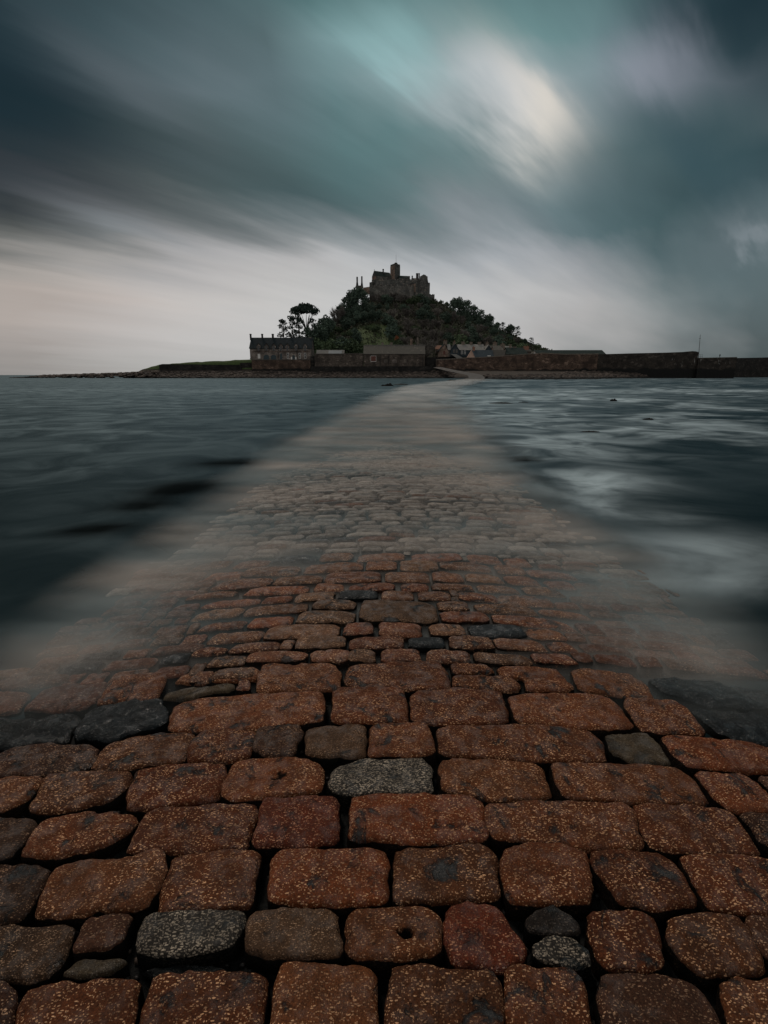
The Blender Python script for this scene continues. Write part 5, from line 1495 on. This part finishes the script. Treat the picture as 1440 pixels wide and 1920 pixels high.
for a_, b_, k_, l_ in ((700, 551, 'bare', 'bare tree against the left foot of the castle wall'), (712, 548, 'bare', 'bare tree covering the castle terrace below its left windows'), (725, 551, 'round', 'dark evergreen just below the castle terrace under the tower'), (738, 547, 'bare', 'bare tree below the castle tower'),
    (751, 549, 'bare', 'bare tree right of the tower foot'), (764, 551, 'bare', 'bare tree left of the pinkish castle wall'), (777, 553, 'bush', 'bush at the foot of the pinkish castle wall'), (789, 550, 'round', 'dark evergreen against the base of the right castle tower'), (800, 556, 'round', 'dark evergreen at the right corner of the castle'), (811, 563, 'bush', 'bush below the low battlement')):
    tree(k_, a_, b_, 384, 1.5, l_, Gt)
# dense wood covering the slope
sky_line = [(545, 640), (590, 618), (611, 604), (640, 582), (660, 560), (690, 562), (700, 566), (810, 566), (850, 582), (900, 596), (940, 618), (975, 632), (1000, 650), (1030, 664)]
def slp(px): return float(np.interp(px, [a[0] for a in sky_line], [a[1] for a in sky_line]))
rows = [(386, 0), (368, 10), (350, 24), (334, 38), (320, 52), (308, 62)]
cnt = 0
HT = ['right below the crest', 'high up', 'above midway', 'midway up', 'low down', 'at the very foot']
LM = [(600, 'long house roof'), (622, 'pale-roofed shed\'s left half'), (645, 'pale-roofed shed\'s right half'), (682, 'shed to barn gap'), (712, 'barn\'s left third'), (745, 'middle barn roof'), (775, 'barn\'s right third'), (800, 'right barn corner'), (825, 'barn to cottages gap'), (845, 'pink-grey gabled cottage'), (865, 'slate-hung gable'), (885, 'cottage row\'s left half'), (908, 'cottage row\'s right half'), (930, 'dark gabled cottage'), (948, 'brown stone cottage'), (975, 'broad blue-grey roof'), (2000, 'massive brick chimney')]
for D_, drop in rows:
    px = 575 + trg.uniform(0, 8)
    while px < 1010:
        top = slp(px) + drop + trg.uniform(-3, 4)
        gz = float(hillz(P(px, top, D_).x, D_)); gp = proj(P(px, top, D_).x, D_, gz)[1]
        step = trg.uniform(12, 17)
        lawn_ = 668 < px < 730 and 622 < gp < 660
        if gp - top > 2 or True:
            tp = gp - trg.uniform(17, 30)
            if tp < slp(px) + 1: tp = slp(px) + trg.uniform(1, 4)
            if gp - tp > 5 and gp < 655 and not lawn_ and not (px > 730 and px < 850 and gp > 645):
                rnd = trg.random()
                inner = 720 < px < 880
                k = 'bare' if rnd < (.55 if inner else .18) else ('bush' if rnd < .7 and gp > 620 else 'round')
                if k == 'bush': tp = max(tp, gp - 13)
                where = HT[[r_[0] for r_ in rows].index(D_)] + ' on the slope above the ' + next(n_ for x_, n_ in LM if px < x_)
                lab = {'bare': 'bare brown-twigged tree ', 'round': 'dark rounded evergreen ', 'bush': 'bushy green shrub '}[k] + where
                lab2 = {'bare': 'bare trees ', 'round': 'evergreens ', 'bush': 'shrubs '}[k] + where
                tree(k, px, tp, D_ + trg.uniform(-5, 5), trg.uniform(1.15, 1.6), lab, lab2); cnt += 1
        px += step
# undergrowth covering the slope between the trees
rg = np.random.RandomState(4)
nu = 26000
ux = rg.uniform(-75, 125, nu); uy = rg.uniform(296, 400, nu)
lawn_m = (ux > -18) & (ux < 7) & (uy < 345) & (rg.rand(nu) > .35 + .5 * (fbm(ux * .25, uy * .12, 0, 3, 2) > .12))
uz = hillz(ux, uy); keep = ~lawn_m & (uz > 4.2)
ux, uy, uz = ux[keep], uy[keep], uz[keep]
lift_ = rg.rand(len(ux)) ** 1.5 * (1.1 + 1.6 * np.clip(fbm(ux * .12, uy * .12, 0, 3, 5) + .3, 0, 1))
cc = np.stack([ux, uy, uz + lift_], 1)
aa = rg.normal(size=cc.shape); aa /= np.linalg.norm(aa, axis=1, keepdims=True); bb_ = np.cross(aa, rg.normal(size=cc.shape)); bb_ /= np.linalg.norm(bb_, axis=1, keepdims=True)
ss = rg.uniform(.3, .75, (len(cc), 1))
qv = np.stack([cc - aa * ss - bb_ * ss * .5, cc + aa * ss - bb_ * ss * .4, cc + aa * ss * .8 + bb_ * ss * .5, cc - aa * ss * .6 + bb_ * ss * .6], 1).reshape(-1, 3)
M['scrub'] = foliage('scrub', (.034, .048, .030), (.056, .062, .042), (.085, .084, .060))
tag(link('undergrowth', qv, [(4 * i, 4 * i + 1, 4 * i + 2, 4 * i + 3) for i in range(len(cc))], M['scrub']), 'dark brown-green scrub covering the castle hill', 'scrub', kind='stuff')
# foot of the hill, behind the houses
for px, top, D_, k, wd, lab in ((600, 628, 303, 'bush', 1.2, 'dark bush behind the right end of the long house'), (622, 634, 300, 'bush', 1.3, 'dark bush above the left half of the pale shed roof'),
    (641, 630, 302, 'round', 1.3, 'wide dark evergreen above the pale shed roof'), (660, 632, 301, 'bush', 1.3, 'dark bush between the shed and the barn roof'),
    (672, 640, 298, 'bush', .8, 'small bush at the left end of the barn roof'), (746, 634, 300, 'bush', 1.0, 'scrubby bush above the middle of the barn roof'), (760, 628, 304, 'bare', 1.2, 'bare tree behind the brown stone pillar'),
    (818, 618, 306, 'bare', 1.3, 'large bare tree between the barn and the cottages'), (840, 622, 306, 'round', 1.2, 'dark evergreen behind the pink-grey cottage'),
    (862, 624, 305, 'bush', 1.5, 'dark shrubbery behind the long cottage roof, left part'), (888, 622, 306, 'round', 1.3, 'dark evergreen behind the long cottage roof, middle part'),
    (912, 624, 306, 'bare', 1.3, 'bare tree behind the dark gabled cottage'), (935, 628, 306, 'round', 1.2, 'dark evergreen behind the brown stone cottage'), (958, 632, 306, 'bush', 1.4, 'shrubbery behind the broad blue-grey roof'), (978, 638, 304, 'bush', 1.2, 'shrubbery left of the massive brick chimney')):
    tree(k, px, top, D_, wd, lab, Gt)
tree('bare', 799, 629.5, 284, 1.15, 'pale ghostly bare tree between the barn and the cottages', Gt, base=5.5, mat='palebare')
# orange-flowering shrub
M['flower'] = foliage('flower', (.20, .06, .03), (.30, .10, .05), (.4, .2, .1))
tree('bush', 744, 627, 312, .55, 'small orange-red shrub on the slope above the barn', Gt, h=3.4, mat='flower')
